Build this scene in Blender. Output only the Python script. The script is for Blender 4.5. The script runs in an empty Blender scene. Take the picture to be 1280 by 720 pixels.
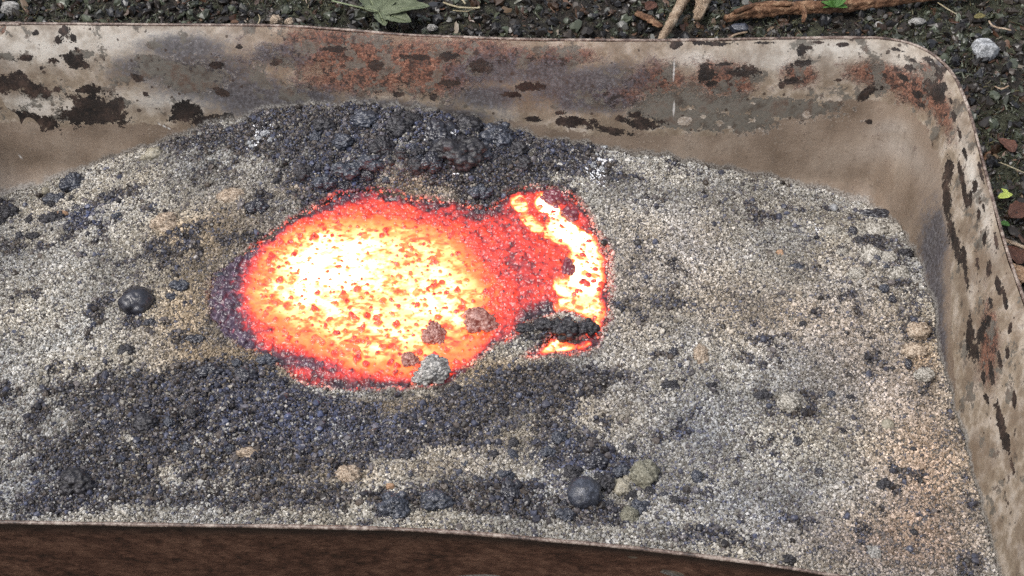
import bpy, bmesh, math, random
import numpy as np
from mathutils import Vector, Matrix, Euler

random.seed(7)
rng = np.random.default_rng(11)
scene = bpy.context.scene
COL = scene.collection
R = math.radians

# ------------------------------------------------------------------ camera
F_PX, PITCH, DIST = 1864.0, R(48), 0.874
TARGET = np.array([0.0, 0.0, -0.05])
FWD = np.array([0.0, math.cos(PITCH), -math.sin(PITCH)])
UPV = np.array([0.0, math.sin(PITCH), math.cos(PITCH)])
RGT = np.array([1.0, 0.0, 0.0])
CAM = TARGET - DIST * FWD
cd = bpy.data.cameras.new('camera')
cam = bpy.data.objects.new('camera', cd)
COL.objects.link(cam)
cam.location = CAM
cam.rotation_euler = (math.pi / 2 - PITCH, 0, 0)
cd.sensor_width = 36
cd.lens = 36 * F_PX / 1280
cd.clip_start, cd.clip_end = 0.02, 200
scene.camera = cam

# ------------------------------------------------------------------ sky, sun, exposure
w = bpy.data.worlds.new('World')
scene.world = w
w.use_nodes = True
wn, wl = w.node_tree.nodes, w.node_tree.links
wn.clear()
SUN_EL, SUN_AZ = R(62), R(-120)          # azimuth measured from +Y towards +X
sky = wn.new('ShaderNodeTexSky'); sky.sky_type = 'NISHITA'; sky.sun_disc = False
sky.sun_elevation = SUN_EL; sky.sun_rotation = SUN_AZ; sky.dust_density = 4.0
hs = wn.new('ShaderNodeHueSaturation'); hs.inputs['Saturation'].default_value = 0.45
bg = wn.new('ShaderNodeBackground'); bg.inputs['Strength'].default_value = 0.15
wo = wn.new('ShaderNodeOutputWorld')
wl.new(sky.outputs[0], hs.inputs['Color']); wl.new(hs.outputs[0], bg.inputs[0]); wl.new(bg.outputs[0], wo.inputs[0])
sd_ = bpy.data.lights.new('sun', 'SUN'); sun = bpy.data.objects.new('sun', sd_); COL.objects.link(sun)
sd_.energy = 1.2; sd_.angle = R(18); sd_.color = (1.0, 0.965, 0.92)
_d = Vector((math.sin(SUN_AZ) * math.cos(SUN_EL), math.cos(SUN_AZ) * math.cos(SUN_EL), math.sin(SUN_EL)))
sun.rotation_euler = _d.to_track_quat('Z', 'Y').to_euler()
scene.view_settings.view_transform = 'Standard'
scene.view_settings.look = 'None'
scene.view_settings.gamma = 1
scene.view_settings.exposure = 0.4
scene.cycles.use_denoising = False
scene.cycles.sample_clamp_indirect = 4

# ------------------------------------------------------------------ measuring helpers
def at(px, py, z):
    """point of the place seen at photograph position (px, py) on the level z"""
    d = FWD * F_PX + RGT * (px - 640) - UPV * (py - 360)
    return CAM + d * ((z - CAM[2]) / d[2])

def to_px(P):
    v = P - CAM
    dep = v @ FWD
    return np.stack([640 + F_PX * (v @ RGT) / dep, 360 - F_PX * (v @ UPV) / dep], -1)

def px_m(px, py, z):
    """metres per photograph pixel near that point"""
    return float(np.dot(at(px, py, z) - CAM, FWD)) / F_PX

def smooth(a, b, x):
    t = np.clip((x - a) / (b - a), 0, 1)
    return t * t * (3 - 2 * t)

# hash noise, vectorised
def _h(ix, iy, seed):
    n = (ix.astype(np.int64) * 374761393 + iy.astype(np.int64) * 668265263 + seed * 1442695041) & 0xffffffff
    n = ((n ^ (n >> 13)) * 1274126177) & 0xffffffff
    n = n ^ (n >> 16)
    return (n & 0xffff) / 65535.0

def vnoise(x, y, seed=0):
    ix, iy = np.floor(x), np.floor(y)
    fx, fy = x - ix, y - iy
    ux, uy = fx * fx * (3 - 2 * fx), fy * fy * (3 - 2 * fy)
    a, b = _h(ix, iy, seed), _h(ix + 1, iy, seed)
    c, d = _h(ix, iy + 1, seed), _h(ix + 1, iy + 1, seed)
    return (a + (b - a) * ux) * (1 - uy) + (c + (d - c) * ux) * uy

def fbm(x, y, scale, octv=4, seed=0):
    s, a, t = 0, 1.0, 0
    for k in range(octv):
        s = s + a * (vnoise(x / scale + 13.7 * k, y / scale + 7.1 * k, seed + k) - .5)
        t += a; a *= .55; scale /= 2.03
    return s / t * 2      # about -1..1

def worley(x, y, scale, seed=0):
    """distance to the nearest scattered centre, in cells, and that cell's random value"""
    x, y = x / scale, y / scale
    ix, iy = np.floor(x), np.floor(y)
    best = np.full(x.shape, 9.0); val = np.zeros(x.shape)
    for dx in (-1, 0, 1):
        for dy in (-1, 0, 1):
            cx, cy = ix + dx, iy + dy
            px = cx + _h(cx, cy, seed); py = cy + _h(cx, cy, seed + 50)
            d = np.hypot(x - px, y - py)
            m = d < best
            best = np.where(m, d, best); val = np.where(m, _h(cx, cy, seed + 99), val)
    return best, val

def plan_r(XY, blob, z):
    """elliptic radius (1 on the outline) of plan points about a spot measured in the photograph"""
    px, py, rx, ry = blob[:4]
    ang = R(blob[4]) if len(blob) > 4 else 0
    c = at(px, py, z)[:2]
    J = np.stack([at(px + 1, py, z)[:2] - c, at(px, py + 1, z)[:2] - c])      # rows: metres per pixel
    q = (XY - c) @ np.linalg.inv(J)
    a = q[:, 0] * math.cos(ang) + q[:, 1] * math.sin(ang)
    b = -q[:, 0] * math.sin(ang) + q[:, 1] * math.cos(ang)
    return np.hypot(a / rx, b / ry)

def poly_sd(XY, poly):
    """signed distance to a closed polygon, positive inside; also nearest segment"""
    n = len(poly); best = np.full(len(XY), 1e9); idx = np.zeros(len(XY), int)
    inside = np.zeros(len(XY), bool)
    for i in range(n):
        a, b = poly[i], poly[(i + 1) % n]
        ab = b - a; L = ab @ ab + 1e-18
        t = np.clip(((XY - a) @ ab) / L, 0, 1)
        d = np.hypot(XY[:, 0] - a[0] - t * ab[0], XY[:, 1] - a[1] - t * ab[1])
        m = d < best
        best[m] = d[m]; idx[m] = i
        cond = (a[1] > XY[:, 1]) != (b[1] > XY[:, 1])
        if abs(b[1] - a[1]) > 1e-15:
            xi = a[0] + (XY[:, 1] - a[1]) / (b[1] - a[1]) * ab[0]
            inside ^= cond & (XY[:, 0] < xi)
    return np.where(inside, best, -best), idx

def catmull(pts, n, closed=False):
    pts = np.array(pts, float); m = len(pts); out = []
    rngi = range(m) if closed else range(m - 1)
    for i in rngi:
        if closed:
            p0, p1, p2, p3 = pts[(i - 1) % m], pts[i], pts[(i + 1) % m], pts[(i + 2) % m]
        else:
            p0, p1, p2, p3 = pts[max(i - 1, 0)], pts[i], pts[i + 1], pts[min(i + 2, m - 1)]
        for k in range(n):
            t = k / n
            out.append(.5 * ((2 * p1) + (-p0 + p2) * t + (2 * p0 - 5 * p1 + 4 * p2 - p3) * t * t + (-p0 + 3 * p1 - 3 * p2 + p3) * t ** 3))
    if not closed: out.append(pts[-1])
    return np.array(out)

# ------------------------------------------------------------------ mesh helpers
def link(name, me, parent=None, mat=None):
    o = bpy.data.objects.new(name, me)
    COL.objects.link(o)
    if parent: o.parent = parent
    if mat: me.materials.append(mat)
    return o

def mesh_np(name, V, Fc, smooth_=True, attrs=None):
    me = bpy.data.meshes.new(name)
    V = np.ascontiguousarray(V, dtype=np.float32); Fc = np.asarray(Fc, dtype=np.int32)
    k = Fc.shape[1] if len(Fc) else 4
    me.vertices.add(len(V)); me.vertices.foreach_set('co', V.ravel())
    if len(Fc):
        me.loops.add(Fc.size); me.loops.foreach_set('vertex_index', Fc.ravel())
        me.polygons.add(len(Fc)); me.polygons.foreach_set('loop_start', np.arange(0, Fc.size, k, dtype=np.int32))
        me.polygons.foreach_set('use_smooth', np.full(len(Fc), smooth_))
    for nm, A in (attrs or {}).items():
        A = np.asarray(A, dtype=np.float32)
        if A.ndim == 1:
            at_ = me.attributes.new(nm, 'FLOAT', 'POINT'); at_.data.foreach_set('value', A)
        else:
            at_ = me.attributes.new(nm, 'FLOAT_VECTOR', 'POINT'); at_.data.foreach_set('vector', A.ravel())
    me.update(calc_edges=True); me.validate()
    return me

def grid_faces(nx, ny):
    i = np.arange(nx * ny).reshape(ny, nx)
    return np.stack([i[:-1, :-1], i[:-1, 1:], i[1:, 1:], i[1:, :-1]], -1).reshape(-1, 4)

def compact(V, Fc, attrs):
    used = np.unique(Fc); remap = np.full(len(V), -1); remap[used] = np.arange(len(used))
    return V[used], remap[Fc], {k: a[used] for k, a in attrs.items()}

def tag(o, label=None, cat=None, group=None, kind=None):
    if label: o['label'] = label
    if cat: o['category'] = cat
    if group: o['group'] = group
    if kind: o['kind'] = kind
    return o

def empty(name, loc=(0, 0, 0), rz=0):
    o = bpy.data.objects.new(name, None); COL.objects.link(o)
    o.location = loc; o.rotation_euler = (0, 0, rz); o.empty_display_size = .01
    return o

# ------------------------------------------------------------------ material helpers
class NT:
    def __init__(s, name):
        s.m = bpy.data.materials.new(name); s.m.use_nodes = True
        s.n, s.l = s.m.node_tree.nodes, s.m.node_tree.links
        s.b = s.n['Principled BSDF']
    def node(s, typ, **kw):
        n = s.n.new(typ)
        for k, v in kw.items():
            if k in n.inputs: s.put(n.inputs[k], v)
            else: setattr(n, k, v)
        return n
    def put(s, sock, v):
        if hasattr(v, 'is_output') or isinstance(v, bpy.types.NodeSocket): s.l.new(v, sock)
        else: sock.default_value = v
    def attr(s, name, typ='GEOMETRY', out='Fac'):
        n = s.n.new('ShaderNodeAttribute'); n.attribute_name = name; n.attribute_type = typ
        return n.outputs[out]
    def coord(s): return s.n.new('ShaderNodeTexCoord').outputs['Object']
    def noise(s, vec, scale, detail=4, rough=.6, out='Fac'):
        n = s.n.new('ShaderNodeTexNoise'); s.l.new(vec, n.inputs['Vector'])
        n.inputs['Scale'].default_value = scale; n.inputs['Detail'].default_value = detail; n.inputs['Roughness'].default_value = rough
        return n.outputs[out]
    def voro(s, vec, scale, out='Distance', feature='F1', rand=1.0):
        n = s.n.new('ShaderNodeTexVoronoi'); n.feature = feature; s.l.new(vec, n.inputs['Vector'])
        n.inputs['Scale'].default_value = scale; n.inputs['Randomness'].default_value = rand
        return n.outputs[out]
    def math(s, op, a, b=0.0, c=None):
        n = s.n.new('ShaderNodeMath'); n.operation = op
        s.put(n.inputs[0], a); s.put(n.inputs[1], b)
        if c is not None: s.put(n.inputs[2], c)
        return n.outputs[0]
    def step(s, v, lo, hi, to0=0.0, to1=1.0):
        n = s.n.new('ShaderNodeMapRange'); s.put(n.inputs[0], v)
        n.interpolation_type = 'SMOOTHSTEP'
        for i, x in enumerate((lo, hi, to0, to1)): n.inputs[1 + i].default_value = x
        return n.outputs[0]
    def mix(s, f, a, b, blend='MIX'):
        n = s.n.new('ShaderNodeMix'); n.data_type = 'RGBA'; n.blend_type = blend
        s.put(n.inputs[0], f)
        for sock, v in ((n.inputs[6], a), (n.inputs[7], b)):
            if isinstance(v, tuple): v = (*v, 1) if len(v) == 3 else v
            s.put(sock, v)
        return n.outputs[2]
    def ramp(s, f, stops):
        n = s.n.new('ShaderNodeValToRGB'); s.put(n.inputs[0], f)
        el = n.color_ramp.elements
        while len(el) < len(stops): el.new(.5)
        for e, (p, c) in zip(el, stops): e.position = p; e.color = (*c, 1)
        return n.outputs[0]
    def bump(s, h, dist=.001, strength=1.0, normal=None):
        n = s.n.new('ShaderNodeBump'); s.put(n.inputs['Height'], h)
        n.inputs['Distance'].default_value = dist; n.inputs['Strength'].default_value = strength
        if normal is not None: s.l.new(normal, n.inputs['Normal'])
        return n.outputs[0]
    def out(s, base=None, rough=None, normal=None, spec=None, metal=None):
        if base is not None: s.put(s.b.inputs['Base Color'], (*base, 1) if isinstance(base, tuple) else base)
        if rough is not None: s.put(s.b.inputs['Roughness'], rough)
        if normal is not None: s.put(s.b.inputs['Normal'], normal)
        if spec is not None: s.put(s.b.inputs['Specular IOR Level'], spec)
        if metal is not None: s.put(s.b.inputs['Metallic'], metal)
        return s.m

# ================================================================== TRAY
rim_px = [(-60, 30), (0, 31), (120, 32), (250, 33), (350, 34), (430, 39), (500, 45), (570, 48), (650, 51), (750, 52), (850, 52), (960, 50), (1060, 49),
          (1105, 50), (1140, 57), (1168, 72), (1190, 95), (1204, 125), (1214, 155), (1227, 205), (1242, 262), (1260, 325), (1280, 382),
          (1310, 478), (1345, 590), (1372, 690), (1378, 735), (1360, 765), (1320, 772), (1240, 758), (1140, 735),
          (1045, 718), (950, 703), (850, 690), (760, 680), (680, 673), (600, 666), (500, 660), (380, 657), (240, 655), (120, 653), (0, 651), (-120, 649), (-240, 648)]
rim_xy = [at(x, y, 0)[:2] for x, y in rim_px]
lx = rim_xy[-1][0]
yb, yf = rim_xy[0][1], rim_xy[-1][1]
# hidden left end of the tray, outside the frame
rim_xy += [np.array([lx - .03, yf + .006]), np.array([lx - .052, yf + .03]), np.array([lx - .06, yf + .08]), np.array([lx - .06, yf + .16]), np.array([lx - .06, yb - .08]), np.array([lx - .052, yb - .03]), np.array([lx - .03, yb - .006])]
rim_xy += [np.array([lx + .02, yb])]
dense = catmull(rim_xy, 24, closed=True)
seg = np.hypot(*(np.roll(dense, -1, 0) - dense).T)
cum = np.concatenate([[0], np.cumsum(seg)])
PER = cum[-1]
NS = int(PER / .0015)
sq = np.arange(NS) / NS * PER
dd = np.vstack([dense, dense[:1]])
rim = np.stack([np.interp(sq, cum, dd[:, 0]), np.interp(sq, cum, dd[:, 1])], 1)
tg = np.roll(rim, -6, 0) - np.roll(rim, 6, 0)
tg /= np.linalg.norm(tg, axis=1)[:, None]
nin = np.stack([tg[:, 1], -tg[:, 0]], 1)      # the outline runs clockwise: inward normal is to the right
cen = rim.mean(0)
if np.mean(np.sum(nin * (cen - rim), 1)) < 0: nin = -nin
DEPTH = .125

def inset(h):
    return .24 * h + .004 * (1 - np.exp(-h / .010)) + .03 * np.clip((h - .095) / .03, 0, 1) ** 2

rim3 = np.zeros(NS)                             # rim height, nearly level with slight dents
NV = 84
hv = DEPTH * (np.arange(NV) / (NV - 1)) ** 1.0
Sg, Hg = np.meshgrid(sq, hv)
Ig = np.broadcast_to(np.arange(NS), (NV, NS))
dent = .0022 * fbm(Sg, Hg, .09, 3, 5) * smooth(0, .02, Hg) + .0006 * fbm(Sg, Hg, .02, 2, 9)
off = inset(Hg) + dent
W = np.stack([rim[Ig, 0] + nin[Ig, 0] * off, rim[Ig, 1] + nin[Ig, 1] * off, -Hg], -1)
Wp = to_px(W.reshape(-1, 3)).reshape(NV, NS, 2)
facing = (nin[:, 1] < .3)                        # wall stretches whose inside the camera can see
WQ = np.stack([Sg.ravel(), Hg.ravel()], 1)

def wall_hit(px, py, inner=True):
    d = (Wp[..., 0] - px) ** 2 + (Wp[..., 1] - py) ** 2
    ok = facing if inner else ~facing
    d = np.where(ok[None, :], d, 1e12)
    k = np.unravel_index(np.argmin(d), d.shape)
    return k

def wall_r(blob):
    px, py, rx, ry = blob[:4]
    ang = R(blob[4]) if len(blob) > 4 else 0
    j, i = wall_hit(px, py)
    j0 = min(max(j, 3), NV - 4); i1 = (i + 3) % NS; i0 = (i - 3) % NS
    dS = (Wp[j, i1] - Wp[j, i0]) / (6 * PER / NS)
    dH = (Wp[j0 + 3, i] - Wp[j0 - 3, i]) / (hv[j0 + 3] - hv[j0 - 3])
    ds = (Sg - sq[i] + PER / 2) % PER - PER / 2
    dh = Hg - hv[j]
    qx = ds * dS[0] + dh * dH[0]; qy = ds * dS[1] + dh * dH[1]
    a = qx * math.cos(ang) + qy * math.sin(ang)
    b = -qx * math.sin(ang) + qy * math.cos(ang)
    r = np.hypot(a / rx, b / ry)
    return r

# brown and slate patches where the paint has come away (crisp edges)
chips = [(1244, 300, 2.5, 14, -12), (1256, 372, 3, 16, -12), (1262, 410, 3, 9), (1222, 330, 3, 14, -6), (1236, 400, 3, 8), (1250, 450, 3, 12, -6), (1200, 215, 2.5, 16, -8), (1228, 470, 3, 10), (1264, 580, 3, 12, -10), (15, 105, 30, 14), (40, 112, 22, 9), (30, 150, 62, 12, 8), (115, 135, 55, 20, 8), (120, 145, 50, 14), (95, 78, 22, 10, 25), (112, 112, 16, 7),
         (80, 38, 8, 7), (73, 50, 7, 6), (92, 49, 5, 6), (45, 42, 5, 4), (57, 118, 8, 8), (72, 110, 7, 5), (172, 98, 9, 5, 20), (230, 140, 22, 16), (262, 150, 30, 10),
         (278, 118, 12, 5, 20), (182, 118, 5, 4), (66, 77, 7, 4), (30, 73, 14, 4), (52, 86, 4, 4),
         (937, 88, 20, 9, -4), (1003, 64, 8, 9, 20), (1003, 78, 15, 5, -10), (883, 96, 11, 9), (881, 84, 5, 5), (890, 106, 9, 5), (990, 100, 12, 5), (978, 107, 4, 4), (905, 79, 14, 2.5, -5),
         (1085, 116, 15, 6, -32), (1103, 109, 4, 3.5), (1087, 152, 4, 3), (1137, 85, 7, 4, 20), (1148, 118, 8, 5, 30), (1128, 98, 10, 3, 30), (1153, 130, 7, 4, 30),
         (1168, 114, 9, 17, -28), (1176, 122, 6, 9, -20), (1160, 102, 7, 6), (1165, 77, 16, 4, 42), (1178, 88, 5, 4), (1192, 145, 4, 12, -12), (1105, 94, 4, 3),
         (1183, 250, 6, 44, -3), (1172, 96, 6, 4, 30), (1180, 108, 5, 8, -20), (1188, 128, 3, 8, -15), (1199, 168, 3, 9, -10), (1141, 74, 10, 3, 28), (1120, 62, 12, 3, 10), (1108, 68, 4, 3), (1048, 100, 5, 2), (1205, 190, 3, 10, -12), (1212, 250, 3, 9), (1240, 380, 3, 12, -8), (1258, 440, 3, 10), (1268, 500, 3, 12), (560, 70, 22, 6), (600, 85, 16, 9), (520, 72, 22, 5), (470, 83, 10, 8), (420, 60, 14, 5), (640, 118, 14, 5), (660, 108, 20, 6), (540, 122, 9, 6), (500, 118, 8, 4), (345, 78, 10, 7), (270, 82, 12, 5), (300, 60, 5, 3), (560, 105, 14, 4), (700, 140, 8, 3), (1186, 210, 6, 20), (1195, 305, 5, 38, -12), (1204, 240, 3, 24, -10), (1222, 268, 3, 12), (1205, 330, 4, 30, -6), (1218, 232, 4, 9), (1231, 300, 3, 10), (1236, 335, 4, 12),
         (1226, 215, 2.5, 18, -14), (1247, 355, 4, 16, -10), (1228, 260, 2.5, 10, -10),
         (1213, 420, 6, 28, -2), (1226, 415, 5, 24, 10), (1219, 438, 9, 14), (1240, 467, 3.5, 14, -4), (1252, 530, 5, 32, -12), (1259, 550, 4, 18, -8), (1232, 498, 3, 9, -15),
         (1010, 58, 6, 3), (870, 53, 12, 3), (845, 55, 8, 6), (895, 56, 30, 3), (955, 53, 15, 2.5), (1055, 57, 9, 3), (1022, 52, 8, 2.5),
         (805, 155, 24, 8), (760, 163, 30, 6, 10), (720, 152, 20, 7), (742, 152, 8, 6), (775, 150, 7, 5), (795, 143, 10, 5), (702, 152, 10, 6), (665, 150, 14, 4)]
slate = [(895, 130, 75, 10, 2), (960, 135, 90, 13, 3), (860, 148, 60, 14), (930, 152, 40, 12), (1010, 136, 32, 10, 6), (830, 130, 45, 14, -20), (1035, 133, 14, 6, -10),
         (150, 128, 16, 6), (100, 70, 20, 6), (65, 140, 46, 9, 10), (195, 85, 26, 12), (185, 72, 16, 6), (5, 70, 18, 5), (240, 95, 40, 18)]
# islands of paint left inside the patches
keep = [(898, 154, 7, 5), (938, 149, 6, 5), (912, 160, 6, 4), (880, 145, 5, 3), (1008, 144, 5, 5), (948, 162, 7, 4), (942, 129, 5, 2.5), (855, 152, 10, 6), (862, 135, 6, 3),
        (55, 135, 26, 10, 4), (20, 126, 14, 6), (80, 128, 16, 8), (1030, 118, 10, 3)]
rust = [(430, 62, 90, 20), (520, 80, 90, 24), (1178, 140, 12, 30, -15), (1165, 90, 22, 10, 40), (480, 75, 140, 26, 3), (400, 60, 60, 26), (540, 95, 60, 26), (450, 100, 80, 18), (640, 70, 40, 12), (590, 66, 50, 18), (1000, 92, 22, 14), (1150, 115, 40, 22, 30), (1090, 90, 30, 14), (15, 36, 18, 5), (905, 100, 40, 24), (1120, 100, 30, 16), (820, 100, 40, 20), (700, 70, 45, 12), (770, 120, 40, 14), (1235, 430, 12, 50)]
soot_shade = [(740, 100, 70, 20, -10), (730, 110, 50, 18), (240, 90, 60, 26), (620, 88, 60, 24), (350, 70, 40, 16), (250, 95, 85, 38, 10), (310, 120, 60, 28), (230, 60, 60, 18), (370, 125, 70, 18), (500, 140, 120, 14, 5), (610, 120, 50, 18), (730, 105, 80, 24, -8), (680, 90, 50, 20), (330, 138, 24, 10), (320, 140, 22, 12), (460, 132, 60, 8), (740, 128, 60, 14),
        (1164, 320, 14, 60), (1168, 380, 12, 80), (1172, 300, 12, 50), (1176, 450, 8, 60), (1195, 60, 10, 6), (570, 145, 50, 10), (190, 85, 50, 20)]  # spots along the right-wall crease paint its shade into the colour
pale = [(130, 50, 130, 20), (60, 60, 100, 22), (40, 130, 40, 12), (220, 125, 60, 14), (1030, 62, 100, 12), (960, 75, 60, 14), (1120, 72, 40, 12, 20), (1150, 80, 50, 14, 35), (880, 75, 40, 14), (200, 45, 80, 12), (1218, 230, 7, 70, -16), (1125, 185, 50, 16, 20), (1115, 160, 25, 10)]
def maxf(lst):
    A = np.full(Sg.shape, -1.0)
    for b in lst: A = np.maximum(A, 1 - wall_r(b))
    return A
def softf(lst):
    A = np.zeros(Sg.shape)
    for b in lst: A = np.maximum(A, np.exp(-wall_r(b) ** 2 * .9))
    return A
a_chip, a_slate, a_keep = maxf(chips), maxf(slate), maxf(keep)
a_rust, a_soot_shade, a_pale = softf(rust), softf(soot_shade), softf(pale)
# upper paint layer ends along a ragged line; below it the lower wall is plain tan
edge_px = [(-60, 150), (0, 152), (60, 160), (110, 152), (180, 152), (215, 158), (300, 175), (420, 160), (560, 158), (650, 152), (730, 168), (800, 165), (860, 168), (930, 166), (965, 150), (1010, 142), (1060, 125), (1110, 130), (1150, 150), (1175, 200), (1190, 300), (1190, 420), (1200, 560), (1230, 720)]
es = []; eh = []
for (x, y) in edge_px:
    j, i = wall_hit(x, y); es.append((sq[i] - sq[wall_hit(-60, 60)[1]]) % PER); eh.append(hv[j])
o_ = np.argsort(es); es = np.array(es)[o_]; eh = np.array(eh)[o_]
s_rel = (Sg - sq[wall_hit(-60, 60)[1]]) % PER
a_low = (Hg - np.interp(s_rel, es, eh)) / .01      # >0 below the line

def wall_material():
    t = NT('peeling_paint_steel'); co = t.coord()
    n1 = t.noise(co, 90, 6, .65); n2 = t.noise(co, 420, 5, .7); n3 = t.noise(co, 22, 4, .6)
    nz = t.math('ADD', t.math('MULTIPLY', t.math('SUBTRACT', n1, .5), 2.6), t.math('MULTIPLY', t.math('SUBTRACT', n2, .5), 2.0))
    chip = t.step(t.math('ADD', t.attr('chip'), nz), .10, .18)
    slate_ = t.step(t.math('ADD', t.attr('slate'), nz), .0, .05)
    keep_ = t.step(t.math('ADD', t.attr('keep'), t.math('MULTIPLY', nz, 1.1)), .18, .26)
    inv = t.math('SUBTRACT', 1.0, keep_)
    slate_ = t.math('MULTIPLY', slate_, inv); chip = t.math('MULTIPLY', chip, inv)
    low = t.step(t.math('ADD', t.attr('low'), t.math('MULTIPLY', nz, .55)), .0, .06)
    # streaks running down the wall
    mp = t.n.new('ShaderNodeMapping'); t.l.new(co, mp.inputs['Vector']); mp.inputs['Scale'].default_value = (1, 1, .12)
    streak = t.noise(mp.outputs[0], 120, 4, .7)
    upper = t.ramp(n1, [(.3, (.18, .135, .095)), (.46, (.28, .225, .165)), (.56, (.42, .355, .285)), (.72, (.50, .45, .385))])
    n4 = t.noise(co, 38, 5, .65)
    upper = t.mix(t.step(n4, .42, .62, 0, .7), upper, (.16, .115, .08))
    upper = t.mix(t.math('MULTIPLY', t.attr('pale'), t.step(n1, .3, .6, .35, .95)), upper, (.58, .545, .485))
    lower = t.ramp(n3, [(.3, (.155, .113, .080)), (.5, (.25, .19, .142)), (.7, (.34, .275, .215))])
    lower = t.mix(t.math('MULTIPLY', t.attr('pale'), .6), lower, (.38, .34, .30))
    lower = t.mix(t.math('MULTIPLY', t.step(streak, .35, .65), .3), lower, (.16, .12, .09))
    fine = t.noise(co, 900, 3, .7)
    lower = t.mix(t.step(t.noise(co, 300, 5, .75), .56, .70, 0, .55), lower, (.10, .07, .05))
    lower = t.mix(t.step(fine, .60, .66, 0, .5), lower, (.42, .37, .31))
    base = t.mix(low, upper, lower)
    # warm rust bloom with speckle
    rs = t.noise(co, 700, 3, .7); rs2 = t.voro(co, 520, 'Color')
    base = t.mix(t.math('MULTIPLY', t.step(t.math('ADD', t.attr('rust'), t.math('MULTIPLY', nz, .25)), .02, .7), .6), base, (.18, .108, .072))
    rs = t.math('ADD', t.math('MULTIPLY', rs, .55), t.math('MULTIPLY', t.noise(co, 130, 5, .75), .45))
    rcol = t.ramp(rs, [(.36, (.014, .010, .010)), (.45, (.06, .025, .019)), (.53, (.19, .078, .048)), (.61, (.32, .17, .115)), (.72, (.50, .38, .32))])
    rmask = t.step(t.math('ADD', t.attr('rust'), t.math('MULTIPLY', nz, .6)), .22, .75)
    base = t.mix(t.math('MULTIPLY', rmask, .85), base, rcol)
    # soot and heat stain, blue grey; right crease shade painted with it
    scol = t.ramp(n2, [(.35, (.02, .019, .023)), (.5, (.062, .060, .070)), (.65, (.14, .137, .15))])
    smask = t.step(t.math('ADD', t.attr('soot_shade'), t.math('MULTIPLY', nz, .45)), .12, .8)
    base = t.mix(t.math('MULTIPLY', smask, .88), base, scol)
    # small pits
    blk = t.math('MULTIPLY', t.step(t.math('ADD', t.noise(co, 240, 4, .7), t.math('MULTIPLY', t.attr('rust'), .10)), .62, .66), t.step(t.attr('rust'), .15, .5))
    base = t.mix(t.math('MULTIPLY', blk, .85), base, (.022, .016, .014))
    pit = t.voro(co, 170, 'Distance'); pr = t.voro(co, 170, 'Color')
    sep = t.n.new('ShaderNodeSeparateColor'); t.l.new(pr, sep.inputs[0])
    pm = t.math('MULTIPLY', t.step(t.math('ADD', pit, t.math('MULTIPLY', nz, .2)), .14, .2, 1, 0), t.step(sep.outputs[0], .72, .74))
    pm = t.math('MULTIPLY', pm, t.math('SUBTRACT', 1.0, t.math('MULTIPLY', low, .75)))
    fl = t.math('ADD', t.noise(co, 62, 3, .6), t.math('MULTIPLY', t.noise(co, 330, 5, .8), .55))
    fl = t.math('ADD', fl, t.math('MULTIPLY', t.attr('rust'), .06))
    flk = t.math('MULTIPLY', t.step(fl, .875, .89), t.math('SUBTRACT', 1.0, t.math('MULTIPLY', low, .85)))
    bcol = t.ramp(t.noise(co, 75, 5, .75), [(.36, (.010, .008, .007)), (.52, (.028, .019, .015)), (.68, (.085, .055, .042))])
    gcol = t.ramp(n1, [(.35, (.075, .058, .045)), (.5, (.14, .13, .11)), (.65, (.11, .075, .055))])
    # pale lifted edge around the patches
    edge = t.math('MULTIPLY', t.step(t.math('ADD', t.attr('slate'), nz), -.13, -.03), t.math('SUBTRACT', 1.0, slate_))
    edge = t.math('MULTIPLY', edge, t.step(n2, .42, .6))
    base = t.mix(t.math('MULTIPLY', edge, .55), base, (.55, .50, .44))
    base = t.mix(t.math('MULTIPLY', slate_, .94), base, gcol)
    base = t.mix(t.math('MULTIPLY', flk, .9), base, gcol)
    base = t.mix(chip, base, bcol)
    base = t.mix(t.math('MULTIPLY', pm, .85), base, (.045, .03, .022))
    # lime splashes
    wn_ = t.noise(co, 260, 3, .7); wm = t.math('MULTIPLY', t.step(wn_, .70, .74), t.step(t.attr('pale'), .15, .7))
    base = t.mix(t.math('MULTIPLY', wm, .7), base, (.72, .70, .66))
    dm = t.step(t.math('ADD', t.attr('dust'), t.math('MULTIPLY', nz, .35)), .35, .75, 0, .8)
    base = t.mix(dm, base, t.mix(t.step(fine, .45, .55), (.10, .09, .08), (.36, .34, .31)))
    base = t.mix(t.step(t.math('ADD', t.attr('scratch'), t.math('MULTIPLY', nz, .25)), .35, .8, 0, .8), base, (.62, .60, .57))
    h = t.math('ADD', t.math('MULTIPLY', t.math('ADD', chip, slate_), -.5), t.math('MULTIPLY', n2, .35))
    h = t.math('ADD', h, t.math('MULTIPLY', t.math('MULTIPLY', rmask, rs), .9))
    h = t.math('ADD', h, t.math('MULTIPLY', n1, .6))
    return t.out(base, t.math('ADD', .30, t.math('MULTIPLY', n2, .3)), t.bump(h, .0008, .9), spec=.5)

scr = np.zeros(Sg.shape)
for b in [(843, 90, 1.6, 36, -1), (841, 135, 1.2, 22), (14, 187, 1.5, 7, -20), (26, 196, 1.5, 8, -40), (205, 158, 18, 1.2, 24)]:
    scr = np.maximum(scr, np.exp(-wall_r(b) ** 2 * 1.2))

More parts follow.
